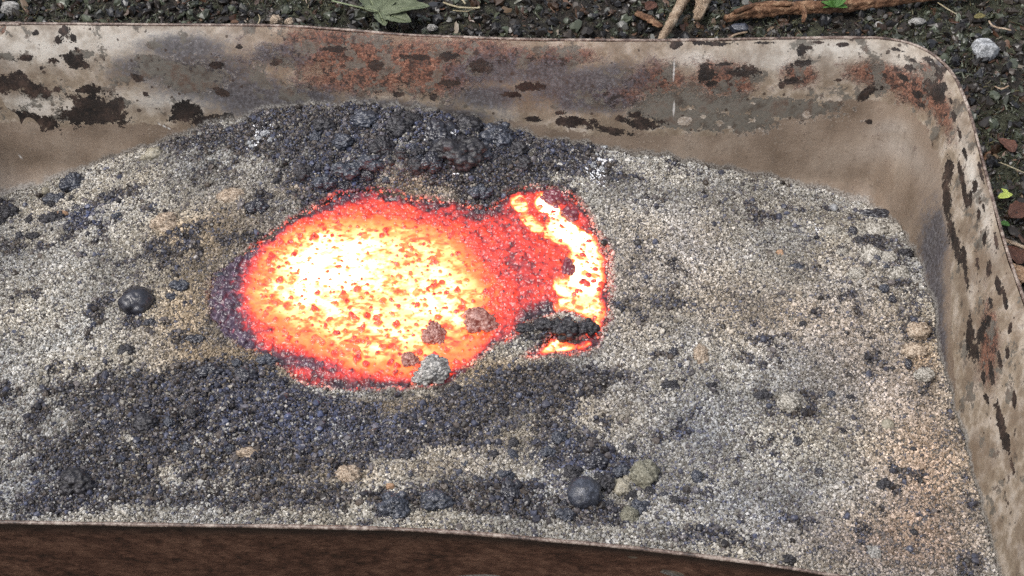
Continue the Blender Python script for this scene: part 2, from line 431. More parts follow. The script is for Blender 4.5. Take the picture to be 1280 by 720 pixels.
tray = empty('steel_tray', (0, 0, -DEPTH))
tag(tray, 'deep rectangular steel tray with rounded corners and peeling rusty paint, filled with grey sand', 'tray')
PO = Vector((0, 0, DEPTH))                       # children are modelled in world metres
def ring_faces(rows, n):
    i = np.arange(rows * n).reshape(rows, n); j = np.roll(i, -1, 1)
    return np.stack([i[:-1], i[1:], j[1:], j[:-1]], -1).reshape(-1, 4)
WALL = wall_material()
me = mesh_np('wall', W.reshape(-1, 3), ring_faces(NV, NS), attrs=dict(chip=a_chip.ravel(), slate=a_slate.ravel(), keep=a_keep.ravel(), rust=a_rust.ravel(), soot_shade=a_soot_shade.ravel(), pale=a_pale.ravel(), low=np.clip(a_low, -3, 3).ravel(), scratch=scr.ravel()))
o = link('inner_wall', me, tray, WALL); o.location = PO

def outer_material():
    t = NT('rusty_outer_steel'); co = t.coord()
    n1 = t.noise(co, 40, 5, .6); n2 = t.noise(co, 500, 4, .7); n3 = t.noise(co, 170, 5, .7)
    sx = t.n.new('ShaderNodeSeparateXYZ'); t.l.new(co, sx.inputs[0])
    hgt = t.step(t.math('ADD', sx.outputs[2], t.math('MULTIPLY', n1, .018)), -.016, .004)
    c = t.ramp(t.math('ADD', t.math('MULTIPLY', n3, .6), t.math('MULTIPLY', n1, .4)), [(.35, (.03, .018, .013)), (.48, (.12, .056, .036)), (.62, (.24, .125, .08))])
    c = t.mix(t.math('MULTIPLY', hgt, .8), c, (.035, .026, .022))
    c = t.mix(t.math('MULTIPLY', t.step(n2, .64, .70), .55), c, (.26, .18, .13))
    return t.out(c, .5, t.bump(t.math('ADD', n2, n3), .0010, 1.0), spec=.4)
NO = 24
ho = np.linspace(0, DEPTH + .002, NO)
So, Ho = np.meshgrid(sq, ho); Io = np.broadcast_to(np.arange(NS), (NO, NS))
oo = inset(Ho) - .0018 + .0012 * fbm(So, Ho, .08, 3, 5) * smooth(0, .02, Ho)
Wo = np.stack([rim[Io, 0] + nin[Io, 0] * oo, rim[Io, 1] + nin[Io, 1] * oo, -Ho], -1)
OUTER = outer_material()
o = link('outer_wall', mesh_np('outer_wall', Wo.reshape(-1, 3), ring_faces(NO, NS)[:, ::-1]), tray, OUTER); o.location = PO

# rolled edge of the sheet
def rim_material():
    t = NT('worn_rim_steel'); co = t.coord()
    n1 = t.noise(co, 60, 5, .7); n2 = t.noise(co, 500, 3, .7)
    c = t.ramp(t.math('ADD', t.math('MULTIPLY', n1, .6), t.math('MULTIPLY', n2, .4)), [(.40, (.035, .024, .02)), (.49, (.14, .095, .075)), (.57, (.34, .28, .235)), (.7, (.5, .44, .38))])
    return t.out(c, .4, t.bump(n2, .0004, .6), spec=.5)
K = 8; ringV = []
for k in range(K):
    a = 2 * math.pi * k / K
    r_ = .0010 + .00022 * fbm(sq, sq * 0, .03, 2, 3)
    ro = -.0010 + r_ * math.cos(a) * 1.0
    ringV.append(np.stack([rim[:, 0] + nin[:, 0] * ro, rim[:, 1] + nin[:, 1] * ro, r_ * math.sin(a) + .0004], -1))
ringV.append(ringV[0])
rv = np.array(ringV)
i = np.arange(K * NS).reshape(K, NS); ii = np.vstack([i, i[:1]]); jj = np.roll(ii, -1, 1)
ff = np.stack([ii[:-1], ii[1:], jj[1:], jj[:-1]], -1).reshape(-1, 4)
o = link('rim', mesh_np('rim', rv[:K].reshape(-1, 3), ff), tray, rim_material()); o.location = PO
# tray bottom
fl = np.vstack([W[-1], [[cen[0], cen[1], -DEPTH]]]); n_ = NS
o = link('tray_bottom', mesh_np('tray_bottom', fl, np.stack([np.full(NS, n_), (np.arange(NS) + 1) % NS, np.arange(NS)], 1)), tray, OUTER); o.location = PO

# ================================================================== SAND SHAPE
junction = [(-50, 262), (0, 254), (60, 236), (100, 210), (190, 182), (250, 160), (320, 143), (400, 130), (480, 132), (560, 145), (640, 163), (720, 180), (760, 190),
            (850, 201), (930, 213), (1000, 234), (1060, 256), (1105, 270), (1130, 300), (1152, 340), (1163, 380), (1172, 440), (1190, 505), (1210, 570), (1228, 640), (1248, 715)]
ctrl = []
for (x, y) in junction:
    j, i = wall_hit(x, y); ctrl.append(W[j, i])
print('junction depths', [round(float(c[2]), 3) for c in ctrl])
ZP = -.066                                       # level of the molten pool
for (x, y, z) in [(550, 190, -.050), (430, 195, -.055), (330, 230, -.062), (200, 300, -.070), (60, 400, -.068), (200, 450, -.064), (480, 515, ZP + .003), (650, 480, ZP + .005),
                  (300, 580, -.056), (550, 600, -.050), (760, 620, -.052), (850, 400, -.064), (850, 280, -.066), (1000, 350, -.074), (1000, 550, -.066), (1130, 620, -.070),
                  (240, 370, ZP + .001), (520, 360, ZP), (700, 360, ZP), (400, 360, ZP),
                  (0, 670, -.040), (300, 672, -.036), (600, 682, -.034), (850, 705, -.040), (1050, 735, -.052), (1240, 780, -.062), (-200, 400, -.075), (-200, 640, -.05)]:
    ctrl.append(at(x, y, z))
ctrl = np.array(ctrl)
def rbf_fit(P):
    d = np.hypot(P[:, None, 0] - P[None, :, 0], P[:, None, 1] - P[None, :, 1])
    n = len(P); A = np.zeros((n + 3, n + 3)); A[:n, :n] = d + np.eye(n) * -.002
    A[:n, n] = 1; A[:n, n + 1:] = P[:, :2]; A[n, :n] = 1; A[n + 1:, :n] = P[:, :2].T
    return np.linalg.solve(A, np.concatenate([P[:, 2], [0, 0, 0]]))
cf = rbf_fit(ctrl)
def rbf(X, Y):
    s = cf[len(ctrl)] + cf[len(ctrl) + 1] * X + cf[len(ctrl) + 2] * Y
    for c, k in zip(ctrl, cf): s = s + k * np.sqrt((X - c[0]) ** 2 + (Y - c[1]) ** 2 + 1e-4)
    return s
pool_px = [(260, 348), (285, 335), (310, 316), (335, 298), (365, 275), (400, 258), (430, 245), (470, 242), (510, 250), (560, 252), (590, 260), (615, 262), (630, 250), (643, 240),
           (670, 238), (700, 238), (725, 255), (742, 280), (754, 305), (764, 345), (762, 385), (756, 410), (742, 424), (728, 405), (708, 394), (690, 398), (668, 402), (648, 414), (628, 432),
           (600, 450), (578, 468), (560, 484), (525, 484), (500, 489), (460, 492), (420, 490), (380, 482), (352, 466), (335, 447), (305, 440), (280, 418), (260, 390)]
pocket_px = [(652, 450), (668, 437), (688, 424), (700, 420), (712, 430), (730, 426), (744, 416), (750, 424), (744, 436), (728, 443), (708, 444), (690, 446), (670, 452)]
pool_poly = catmull([at(x, y, ZP)[:2] for x, y in pool_px], 3, True)
pocket_poly = catmull([at(x, y, ZP)[:2] for x, y in pocket_px], 3, True)

DARK = [(550, 160, 190, 34, 1.0), (430, 190, 110, 34, .8), (600, 205, 80, 34, .8), (440, 225, 60, 18, .8), (92, 236, 45, 20, .9), (140, 210, 60, 14, .5), (335, 168, 30, 14, .5), (742, 205, 36, 22, .9), (240, 165, 60, 12, .5),
        (300, 470, 60, 20, .95), (360, 500, 70, 24, .8), (180, 540, 100, 60, .55), (250, 590, 180, 50, .6), (330, 545, 90, 40, .8), (480, 545, 150, 36, .85), (640, 500, 110, 34, .75), (230, 480, 60, 26, .5),
        (560, 630, 110, 30, .55), (740, 600, 80, 45, .65), (100, 610, 60, 34, .7), (130, 500, 80, 40, .45), (230, 520, 90, 50, .5), (380, 570, 90, 40, .5), (500, 160, 200, 34, .6), (400, 180, 120, 40, .5), (700, 190, 60, 20, .5), (250, 470, 40, 18, .5), (690, 412, 55, 16, 1.1), (700, 468, 70, 20, .7), (720, 660, 90, 18, .6), (30, 560, 50, 40, .3), (70, 490, 50, 20, .35),
        (850, 490, 50, 50, .25), (820, 340, 40, 90, .3), (1110, 305, 36, 36, .5), (1145, 380, 20, 60, .55), (1222, 690, 24, 40, .9), (1165, 470, 14, 60, .4), (5, 268, 26, 14, 1.0), (70, 275, 22, 12, .6),
        (290, 355, 30, 30, .6), (275, 400, 18, 34, .7), (1095, 268, 20, 8, 1.0), (880, 640, 60, 30, .2), (230, 350, 16, 12, .5), (170, 600, 60, 40, .4), (620, 245, 26, 18, .8), (410, 245, 40, 16, .7), (400, 640, 120, 20, .45), (200, 640, 180, 18, .5), (600, 650, 160, 16, .35), (50, 650, 80, 14, .4), (960, 690, 160, 20, .3), (640, 640, 30, 26, .5)]
TAN = [(250, 350, 50, 70, .6), (330, 462, 70, 18, .6), (620, 480, 90, 24, .6), (420, 230, 60, 14, .4), (290, 275, 60, 45, .9), (230, 420, 60, 60, .7), (290, 440, 50, 16, 1), (470, 506, 110, 12, 1.2), (520, 236, 70, 12, 1.2), (600, 455, 70, 18, .9), (380, 235, 40, 12, .6), (350, 610, 60, 30, .5), (430, 600, 40, 20, .5), (600, 560, 60, 24, .5), (560, 600, 90, 18, .5), (210, 280, 26, 18, .7), (640, 180, 40, 10, .3), (1160, 430, 20, 30, .8), (740, 520, 80, 40, .35), (1060, 300, 60, 30, .4), (315, 566, 18, 8, 1)]
PINK = [(1100, 450, 90, 60, .4), (930, 380, 90, 50, .25), (1165, 590, 75, 120, .95), (1100, 680, 110, 45, .7), (1050, 380, 90, 50, .35), (860, 300, 60, 60, .3), (780, 350, 40, 100, .3)]
BLUE = [(92, 236, 50, 22, 1), (560, 175, 160, 40, .7), (430, 540, 160, 40, .6), (900, 640, 120, 60, .6), (430, 230, 60, 20, .8), (60, 630, 80, 40, .4), (870, 520, 60, 60, .5), (330, 500, 120, 40, .5), (1020, 250, 20, 20, .5), (740, 600, 70, 40, .8)]
WHITE = [(330, 172, 9, 7, 1), (318, 184, 5, 4, .9), (752, 185, 9, 4, 1), (748, 210, 12, 9, .55), (1030, 250, 4, 5, .5), (560, 195, 16, 14, .25)]
CRUST = [(530, 175, 170, 50, 1.0), (430, 215, 110, 30, .6), (300, 500, 130, 50, .6), (250, 570, 180, 60, .6), (480, 590, 200, 60, .35), (690, 410, 60, 18, .8), (740, 610, 100, 50, .4), (1100, 300, 55, 45, .8), (60, 270, 60, 40, .4), (130, 480, 120, 50, .4), (1150, 440, 25, 60, .6), (290, 270, 60, 30, .5)]
def soft(XY, lst, z=-.06):
    A = np.zeros(len(XY))
    for b in lst: A += b[4] * np.exp(-plan_r(XY, b[:4], z) ** 2)
    return A

def sand_fields(XY):
    x, y = XY[:, 0], XY[:, 1]
    dk = np.clip(soft(XY, DARK), 0, 1.05)
    dk = dk * (1 + .5 * fbm(x, y, .03, 4, 27)) + .40 * fbm(x, y, .018, 4, 21) * (0.22 + dk) + .14 * fbm(x, y, .045, 3, 31)
    n3_ = fbm(x, y, .010, 4, 421)
    dk = smooth(.22, .80, dk * .94 + (.55 * n3_ + .42 * fbm(x, y, .028, 3, 461)) * smooth(.03, .3, dk)) * .94 + .10 * np.clip(fbm(x, y, .022, 4, 431), 0, 1)
    dk = np.maximum(dk, .85 * smooth(.30, .42, fbm(x, y, .013, 4, 441) + .12 * soft(XY, [(150, 430, 260, 160, 1)])))
    return dict(patch=np.clip(fbm(x, y, .035, 5, 401) * 1.5, -1, 1), hue=np.clip(fbm(x, y, .05, 3, 411) * 1.6, -1, 1), dark=np.clip(dk, 0, 1), tan=np.clip(soft(XY, TAN), 0, 1), pink=np.clip(soft(XY, PINK), 0, 1), blue=np.clip(soft(XY, BLUE), 0, 1),
                white=np.clip(soft(XY, WHITE), 0, 1), crust=np.clip(soft(XY, CRUST), 0, 1))

def pool_sd(XY):
    a, _ = poly_sd(XY, pool_poly); b, _ = poly_sd(XY, pocket_poly)
    return np.maximum(a, b) + ragged(XY[:, 0], XY[:, 1])
def ragged(x, y): return .0024 * fbm(x, y, .012, 3, 301) + .0012 * fbm(x, y, .004, 2, 305)

def sand_height(XY, sdp, crust):
    x, y = XY[:, 0], XY[:, 1]
    z = rbf(x, y)
    z = z + .0024 * fbm(x, y, .030, 3, 41) + .0013 * fbm(x, y, .008, 3, 51)
    w1, v1 = worley(x, y, .011, 3); w2, v2 = worley(x + .003, y, .0055, 8)
    z = z + crust * (.0085 * (np.clip(.75 - w1, 0, 1)) * (.4 + v1) + .0045 * np.clip(.7 - w2, 0, 1) * v2)
    # the sand slumps gently down to the pool's lip and dives beneath the melt
    k = smooth(-.016, .0, sdp)
    zp = ZP + .0022 + .0010 * fbm(x, y, .012, 3, 61) + crust * .002
    z = z * (1 - k) + zp * k
    z = z - .010 * smooth(.0, .006, sdp)
    return z

SX0, SX1, SY0, SY1, RES = -.40, .34, -.215, .185, .0011
gx = np.arange(SX0, SX1, RES); gy = np.arange(SY0, SY1, RES)
GX, GY = np.meshgrid(gx, gy)
XY = np.stack([GX.ravel(), GY.ravel()], 1)
sdp = pool_sd(XY)
FD = sand_fields(XY)
rim_c = rim[::8]; nin_c = nin[::8]
sdr, _ = poly_sd(XY, rim_c)
Z = sand_height(XY, sdp, FD['crust'])
Z = Z + (.0045 * fbm(XY[:, 0], XY[:, 1], .020, 4, 451) + .002 * fbm(XY[:, 0], XY[:, 1], .006, 3, 455)) * smooth(.05, .02, sdr)
margin = sdr - inset(np.clip(-Z, 0, DEPTH))         # >0 inside the wall at that level
Zg = Z.reshape(GX.shape)
def bil(G, XYq):
    u = (XYq[:, 0] - SX0) / RES; v = (XYq[:, 1] - SY0) / RES
    i = np.clip(u.astype(int), 0, len(gx) - 2); j = np.clip(v.astype(int), 0, len(gy) - 2)
    a, b = u - i, v - j
    return (G[j, i] * (1 - a) + G[j, i + 1] * a) * (1 - b) + (G[j + 1, i] * (1 - a) + G[j + 1, i + 1] * a) * b
MG = margin.reshape(GX.shape); SG = sdp.reshape(GX.shape)
FG = {k: v.reshape(GX.shape) for k, v in FD.items()}

LIGHT = np.array([(.37, .35, .305), (.27, .25, .212), (.55, .525, .475), (.205, .185, .15), (.35, .34, .315)])
DARKC = np.array([(.026, .024, .028), (.046, .046, .060), (.105, .092, .088), (.026, .021, .018), (.062, .066, .092), (.075, .060, .048)])
def grain_colour(F, n):
    """F: dict of fields at n points"""
    pd = np.clip(.20 + .74 * F['dark'] - .10 * F['patch'], 0.05, .86)
    isd = rng.random(n) < pd
    L = LIGHT[rng.integers(0, len(LIGHT), n)]; D = DARKC[rng.integers(0, len(DARKC), n)]
    L = L * (.85 + .3 * rng.random((n, 1))) * (1 + .45 * F['patch'][:, None]) * (1 + F['hue'][:, None] * np.array([.045, .0, -.08]))
    D = D * (.6 + 1.0 * rng.random((n, 1))) + (1 - F['dark'][:, None]) * np.array([.05, .045, .042])
    t = F['tan'][:, None]; p = F['pink'][:, None]; b = F['blue'][:, None]
    L = L * (1 - t * (1 - np.array([.90, .76, .61]))) * (1 - p * (1 - np.array([.98, .79, .70]))) * (1 - b * .5 * (1 - np.array([.88, .95, 1.1])))
    D = D * (1 + b * np.array([.06, .20, .58]))
    L = L * (1 - .35 * F['dark'][:, None])
    C = np.where(isd[:, None], D, L)
    wht = rng.random(n) < F['white'] * .9
    C[wht] = np.array([.85, .86, .88])
    return C, isd

# underlying surface
def sand_base_material():
    t = NT('packed_sand'); co = t.coord()
    v = t.voro(co, 900, 'Color'); sp = t.n.new('ShaderNodeSeparateColor'); t.l.new(v, sp.inputs[0])
    k = t.ramp(sp.outputs[0], [(0, (.25, .25, .25)), (.5, (.6, .6, .6)), (1, (1.2, 1.2, 1.2))])
    c = t.mix(1.0, t.attr('tone', out='Color'), k, 'MULTIPLY')
    return t.out(c, .8, t.bump(t.voro(co, 900), .0008, .8), spec=.3)
m_ = np.clip(.20 + .8 * FD['dark'], 0, .95)[:, None]
tone = (np.array([.40, .375, .33]) * (1 - FD['tan'][:, None] * (1 - np.array([.86, .72, .56])))) * (1 - m_) + np.array([.03, .03, .036]) * m_
V = np.stack([XY[:, 0], XY[:, 1], Z], 1)
Fc = grid_faces(len(gx), len(gy))
ok = (margin > -.0008)
Fc = Fc[ok[Fc].all(1) & ~(sdp > .009)[Fc].all(1)]
V2, F2, A2 = compact(V, Fc, dict(tone=tone * .62))
sand = link('sand', mesh_np('sand', V2, F2, attrs=A2), None, sand_base_material())
tag(sand, 'grey and tan sand bed heaped in the steel tray', kind='structure')

# ------------------------------------------------------------------ instanced grains (geometry nodes)
def grain_material(name, rough=.55, spec=.5, hot=False):
    t = NT(name)
    if hot:
        t.b.inputs['Emission Color'].default_value = (1.0, .07, .025, 1)
        t.put(t.b.inputs['Emission Strength'], t.attr('heat_spill', 'INSTANCER', 'Fac'))
    return t.out(t.attr('tone', 'INSTANCER', 'Color'), rough, spec=spec)

def scatter(name, P, tone, size, rot, mat, shape='ico', sub=2, stretch=None, deform=.35, extra=None):
    n = len(P)
    me = mesh_np(name, P, np.zeros((0, 4), int), attrs=dict(**(extra or {}), tone=tone, size=size if size.ndim > 1 else np.repeat(size[:, None], 3, 1), rot=rot))
    o = link(name, me)
    g = bpy.data.node_groups.new(name + '_nodes', 'GeometryNodeTree')
    g.interface.new_socket('Geometry', in_out='INPUT', socket_type='NodeSocketGeometry')
    g.interface.new_socket('Geometry', in_out='OUTPUT', socket_type='NodeSocketGeometry')
    N, L = g.nodes, g.links
    gi = N.new('NodeGroupInput'); go = N.new('NodeGroupOutput')
    def named(nm):
        a = N.new('GeometryNodeInputNamedAttribute'); a.data_type = 'FLOAT_VECTOR'; a.inputs['Name'].default_value = nm
        return a.outputs['Attribute']
    iop = N.new('GeometryNodeInstanceOnPoints')
    if shape == 'ico':
        s = N.new('GeometryNodeMeshIcoSphere'); s.inputs['Radius'].default_value = .5; s.inputs['Subdivisions'].default_value = sub
        src = s.outputs['Mesh']
    elif shape == 'blade':
        s = N.new('GeometryNodeMeshCone'); s.inputs['Vertices'].default_value = 4
        s.inputs['Radius Top'].default_value = .05; s.inputs['Radius Bottom'].default_value = .3; s.inputs['Depth'].default_value = 1
        src = s.outputs['Mesh']
    sp = N.new('GeometryNodeSetPosition'); L.new(src, sp.inputs['Geometry'])
    nz = N.new('ShaderNodeTexNoise'); nz.inputs['Scale'].default_value = 1.7; nz.inputs['Detail'].default_value = 2
    ps = N.new('GeometryNodeInputPosition'); L.new(ps.outputs[0], nz.inputs['Vector'])
    sub_ = N.new('ShaderNodeVectorMath'); sub_.operation = 'SUBTRACT'; L.new(nz.outputs['Color'], sub_.inputs[0]); sub_.inputs[1].default_value = (.5, .5, .5)
    sc_ = N.new('ShaderNodeVectorMath'); sc_.operation = 'SCALE'; L.new(sub_.outputs[0], sc_.inputs[0]); sc_.inputs['Scale'].default_value = deform * 2
    L.new(sc_.outputs[0], sp.inputs['Offset'])
    sm = N.new('GeometryNodeSetMaterial'); sm.inputs['Material'].default_value = mat
    L.new(sp.outputs[0], sm.inputs['Geometry']); L.new(sm.outputs[0], iop.inputs['Instance'])
    L.new(gi.outputs[0], iop.inputs['Points'])
    er = N.new('FunctionNodeEulerToRotation'); L.new(named('rot'), er.inputs[0])
    L.new(er.outputs[0], iop.inputs['Rotation']); L.new(named('size'), iop.inputs['Scale'])
    L.new(iop.outputs[0], go.inputs[0])
    md = o.modifiers.new('grains', 'NODES'); md.node_group = g
    me.materials.append(mat)
    return o

def rand_rot(n): return rng.random((n, 3)) * 2 * math.pi
NG = 580000
q = np.stack([rng.uniform(SX0, SX1 - .002, NG), rng.uniform(SY0, SY1 - .002, NG)], 1)
mg = bil(MG, q); sp_ = bil(SG, q)
pxq = to_px(np.column_stack([q, np.full(len(q), -.06)]))
vis = (pxq[:, 0] > -70) & (pxq[:, 0] < 1350) & (pxq[:, 1] < 790)
lip = rng.random(NG) < np.clip(1 - (sp_ + .001) / (.0045 + .004 * fbm(q[:, 0], q[:, 1], .012, 2, 311)), 0, 1) ** 1.5
selm = (mg > .0004) & vis & lip
q = q[selm]; n = len(q)
Fq = {k: bil(v, q) for k, v in FG.items()}
C, isd = grain_colour(Fq, n)
sz = .00072 + .0010 * rng.random(n) ** 2.5
sz = sz * (1 + .35 * Fq['crust'] * rng.random(n)) * np.where(rng.random(n) < .015, 1.8, 1)
zq = np.maximum(bil(Zg, q), np.where(bil(SG, q) > -.002, ZP + .0012, -1)) + sz * (.0 + .45 * rng.random(n))
print('grains', n)
sg_ = bil(SG, q) + .0028 * fbm(q[:, 0], q[:, 1], .012, 3, 471)
side = 1 + .9 * np.clip(soft(q, [(765, 330, 30, 90, 1), (650, 238, 40, 14, 1), (735, 445, 40, 14, .9), (690, 396, 60, 12, .8)]), 0, 1)
heat_spill = smooth(-.0032, .0022, sg_ / side) ** 2.0 * (.15 + 1.0 * rng.random(n) ** 2) * (1 - .92 * np.clip(soft(q, [(268, 385, 34, 60, 1.4), (292, 332, 30, 26, .8), (300, 432, 30, 20, .8)]), 0, 1))  # edge grains emit: own red heat, plus the melt's warm spill put in
pw_ = W.reshape(-1, 3)
ins = np.stack([rim[Ig, 0] + nin[Ig, 0] * (off + .003), rim[Ig, 1] + nin[Ig, 1] * (off + .003)], -1).reshape(-1, 2)
dz_ = pw_[:, 2] - bil(Zg, ins)
dust = np.exp(-np.clip(dz_, 0, 1) / .0045)
wm_ = bpy.data.objects['inner_wall'].data
wm_.attributes.new('dust', 'FLOAT', 'POINT').data.foreach_set('value', dust.astype(np.float32))
g_ = scatter('sand_grains', np.column_stack([q, zq]), C, sz[:, None] * rng.uniform(.75, 1.25, (n, 3)), rand_rot(n), grain_material('grain', .5, .4, True), sub=2, deform=.5, extra=dict(heat_spill=heat_spill))
tag(g_, 'loose coarse sand grains, pale and black mixed, covering the sand bed', 'sand', kind='stuff')

# black slag crumbs strewn over it
nC = 5200
q = np.stack([rng.uniform(SX0, SX1 - .002, nC * 4), rng.uniform(SY0, SY1 - .002, nC * 4)], 1)
Fq = {k: bil(v, q) for k, v in FG.items()}
selm = (bil(MG, q) > .002) & (bil(SG, q) < .001) & (rng.random(len(q)) < (.02 + .8 * Fq['dark']))
q = q[selm][:nC]; n = len(q); Fq = {k: v[selm][:nC] for k, v in Fq.items()}
C = DARKC[rng.integers(0, len(DARKC), n)] * (.7 + .8 * rng.random((n, 1))); C = C * (1 + Fq['blue'][:, None] * np.array([0, .15, .5]))
sz = .0018 + .0028 * rng.random(n) ** 3
g_ = scatter('slag_crumbs', np.column_stack([q, bil(Zg, q) + sz * .25]), C, sz[:, None] * rng.uniform(.7, 1.2, (n, 3)), rand_rot(n), grain_material('slag_grain', .32, .6), sub=2)
tag(g_, 'tiny glassy black slag crumbs strewn over the sand', 'slag', kind='stuff')

# ================================================================== MOLTEN POOL
def melt_mesh(name, poly, res=.00042):
    lo = poly.min(0) - .006; hi = poly.max(0) + .006
    mx = np.arange(lo[0], hi[0], res); my = np.arange(lo[1], hi[1], res)
    MX, MY = np.meshgrid(mx, my); Q = np.stack([MX.ravel(), MY.ravel()], 1)
    s, _ = poly_sd(Q, poly)
    x, y = Q[:, 0], Q[:, 1]
    s = s + ragged(x, y)
    # temperature of the surface, 0 (cold crust) .. 1 (white hot)
    T = .45 * smooth(-.003, .011, s + .005 * fbm(x, y, .010, 3, 71)) + .07 * fbm(x, y, .013, 3, 73) * smooth(.002, .01, s)
    T = np.maximum(T, .16 * smooth(-.003, .0, s))
    hot = [(649, 258, 10, 22, -28, .95), (664, 284, 10, 22, -50, .9), (690, 300, 26, 9, 25, .85), (684, 262, 22, 14, 50, 1.15), (706, 292, 30, 20, 30, 1.1), (728, 306, 26, 20, 30, 1.1), (732, 345, 30, 36, 0, 1.05), (706, 362, 20, 14, 10, 1.05), (740, 330, 22, 26, 0, 1.0), (706, 385, 16, 12, 0, 1.0), (735, 385, 24, 16, 0, .9), (750, 400, 7, 24, 10, .95), (733, 408, 12, 9, 0, .8),
           (700, 433, 26, 10, -5, 1.05), (725, 433, 18, 6, -12, .85), (684, 438, 18, 7, -25, .8)]
    hf = np.zeros(len(Q))
    for b in hot:
        r = plan_r(Q, b[:5], ZP); r = r + .26 * fbm(x, y, .014, 4, 81)
        hf = np.maximum(hf, b[5] * (1 - smooth(.62, 1.18, r)))
    bigr = plan_r(Q, (466, 364, 180, 106, 5), ZP) + .16 * fbm(x, y, .022, 4, 83)
    big = .46 + .40 * (1 - smooth(.5, 1.03, bigr))
    core = plan_r(Q, (400, 338, 84, 60, -8), ZP) + .3 * fbm(x, y, .02, 4, 85)
    big = big + .23 * (1 - smooth(.2, 1.15, core)) + .10 * np.exp(-plan_r(Q, (545, 370, 60, 50), ZP) ** 2) + .06 * np.exp(-plan_r(Q, (480, 420, 80, 24), ZP) ** 2)
    big = big * (big > .465)
    hf = np.maximum(hf, big)
    edge_in = smooth(.0005, .0065, s + .002 * fbm(x, y, .008, 2, 87))
    T = np.maximum(T, hf * (.3 + .7 * edge_in))
    cool = [(650, 330, 50, 64, 20, .42), (600, 300, 26, 30, 0, .2), (450, 480, 110, 10, 4, .4), (625, 395, 40, 40, 0, .15), (560, 270, 70, 14, 0, .4), (283, 375, 24, 50, 0, 1.0), (300, 330, 26, 20, -30, .75), (300, 425, 24, 20, 40, .75), (400, 262, 60, 12, -18, .6), (610, 270, 40, 14, 0, .6), (670, 395, 40, 16, -20, .9), (470, 482, 90, 10, 0, .45), (390, 458, 50, 10, 15, .75)]
    inhot = smooth(.5, .8, hf)
    for b in cool:
        c = b[5] * np.exp(-plan_r(Q, b[:5], ZP) ** 2 * 1.3)
        T = T * (1 - c * (1 - .85 * (inhot if b[0] > 600 else inhot * .2)) * .62)
    # drifting skin, stretched sideways
    H = .0005 * fbm(x, y, .006, 3, 91)
    sk = fbm(x, y * 1.6, .011, 4, 95); T = T + .20 * sk * smooth(.5, .75, T) + .06 * fbm(x, y, .0035, 3, 96)
    # rafts of darker crust: rounded, bunched, raised
    for sc, thr, seed, amt, hh in ((.0050, .36, 101, .9, .0010), (.0034, .36, 111, .85, .0007), (.0080, .30, 121, .9, .0012)):
        wx = x + .0007 * fbm(x, y, .004, 2, seed + 3); wy = y * 1.0 + .0007 * fbm(x, y, .004, 2, seed + 4)
        d, v = worley(wx, wy, sc, seed)
        size = np.clip(v - .46 - .16 * smooth(.97, 1.12, hf), 0, 1) * 1.0
        size = np.where(fbm(x, y, .02, 2, seed + 7) > -.25, size, size * .25)
        m = smooth(size * thr / .42 + .10, size * thr / .42 - .06, d) * (size > .02) * (.45 + .75 * ((v * 37.7) % 1))
        ring = smooth(.5, 0, np.abs(d - size * thr / .42 + .03) / .10)
        T = T - amt * m * np.clip(T - .40, 0, 1)
        H = H + hh * m
    # frothy skin where it has cooled to red
    coolz = (1 - smooth(.45, .6, T))
    w1, v1 = worley(x, y, .0026, 131); w2, v2 = worley(x, y, .0016, 141)
    bub = np.clip(.55 - w1, 0, 1) * v1; bub2 = np.clip(.55 - w2, 0, 1) * v2
    H = H + coolz * (.0026 * bub + .0014 * bub2)
    w5, v5 = worley(x + .001 * fbm(x, y, .003, 2, 77), y, .0042, 181)
    T = T - coolz * .10 * smooth(.45, .75, w5)
    H = H - coolz * .0008 * smooth(.4, .8, w5)
    T = T - coolz * (.14 * (bub > .28) * (v1 > .5) + .10 * bub2) * smooth(.1, .3, T) + coolz * .07 * fbm(x, y, .003, 2, 151)
    # left bank: lumpy purple-black crust
    lump = np.exp(-plan_r(Q, (284, 380, 27, 66, 0), ZP) ** 2) + .8 * np.exp(-plan_r(Q, (305, 322, 40, 12, -32), ZP) ** 2) + .7 * np.exp(-plan_r(Q, (310, 430, 36, 12, 35), ZP) ** 2) + .6 * np.exp(-plan_r(Q, (425, 250, 40, 9, -8), ZP) ** 2) + .7 * np.exp(-plan_r(Q, (385, 455, 40, 10, 12), ZP) ** 2)
    w3, v3 = worley(x, y, .0048, 161)
    H = H + np.clip(lump, 0, 1) * (.0035 * np.sqrt(np.clip(.6 - w3, 0, 1)) * (.3 + v3))
    lump = lump * (1 + .7 * fbm(x, y, .008, 3, 481))
    T = T * (1 - np.clip(lump, 0, 1) * (.12 + .6 * smooth(.62, .40, w3)))
    mot = fbm(x * .85, y * 1.4, .0034, 3, 191) + .5 * fbm(x, y, .010, 3, 193)
    T = T + .46 * np.minimum(mot, .05) * smooth(.55, .75, T) * (1 - .8 * smooth(1.0, 1.15, T))
    T = np.clip(T, 0, 1.15)
    zz = ZP + .0008 + H - .006 * smooth(-.0005, -.004, s) + .0015 * smooth(0, .03, s)
    if name == 'melt_surface':
        bank = np.exp(-plan_r(Q, (655, 320, 50, 60, 15), ZP) ** 2)
        zz = zz + .003 * bank
    stops = np.array([0, .10, .20, .30, .42, .52, .62, .72, .82, .92, 1.02, 1.2])
    cols = np.array([(0, 0, 0), (.012, .001, .001), (.10, .006, .004), (.45, .016, .008), (1.0, .055, .014), (1.5, .155, .026), (1.8, .29, .05), (2.2, .50, .12), (2.6, .85, .30), (3.0, 1.35, .48), (4.0, 2.5, 1.05), (6.0, 5.0, 3.8)])
    E = np.stack([np.interp(T, stops, cols[:, k]) for k in range(3)], 1)
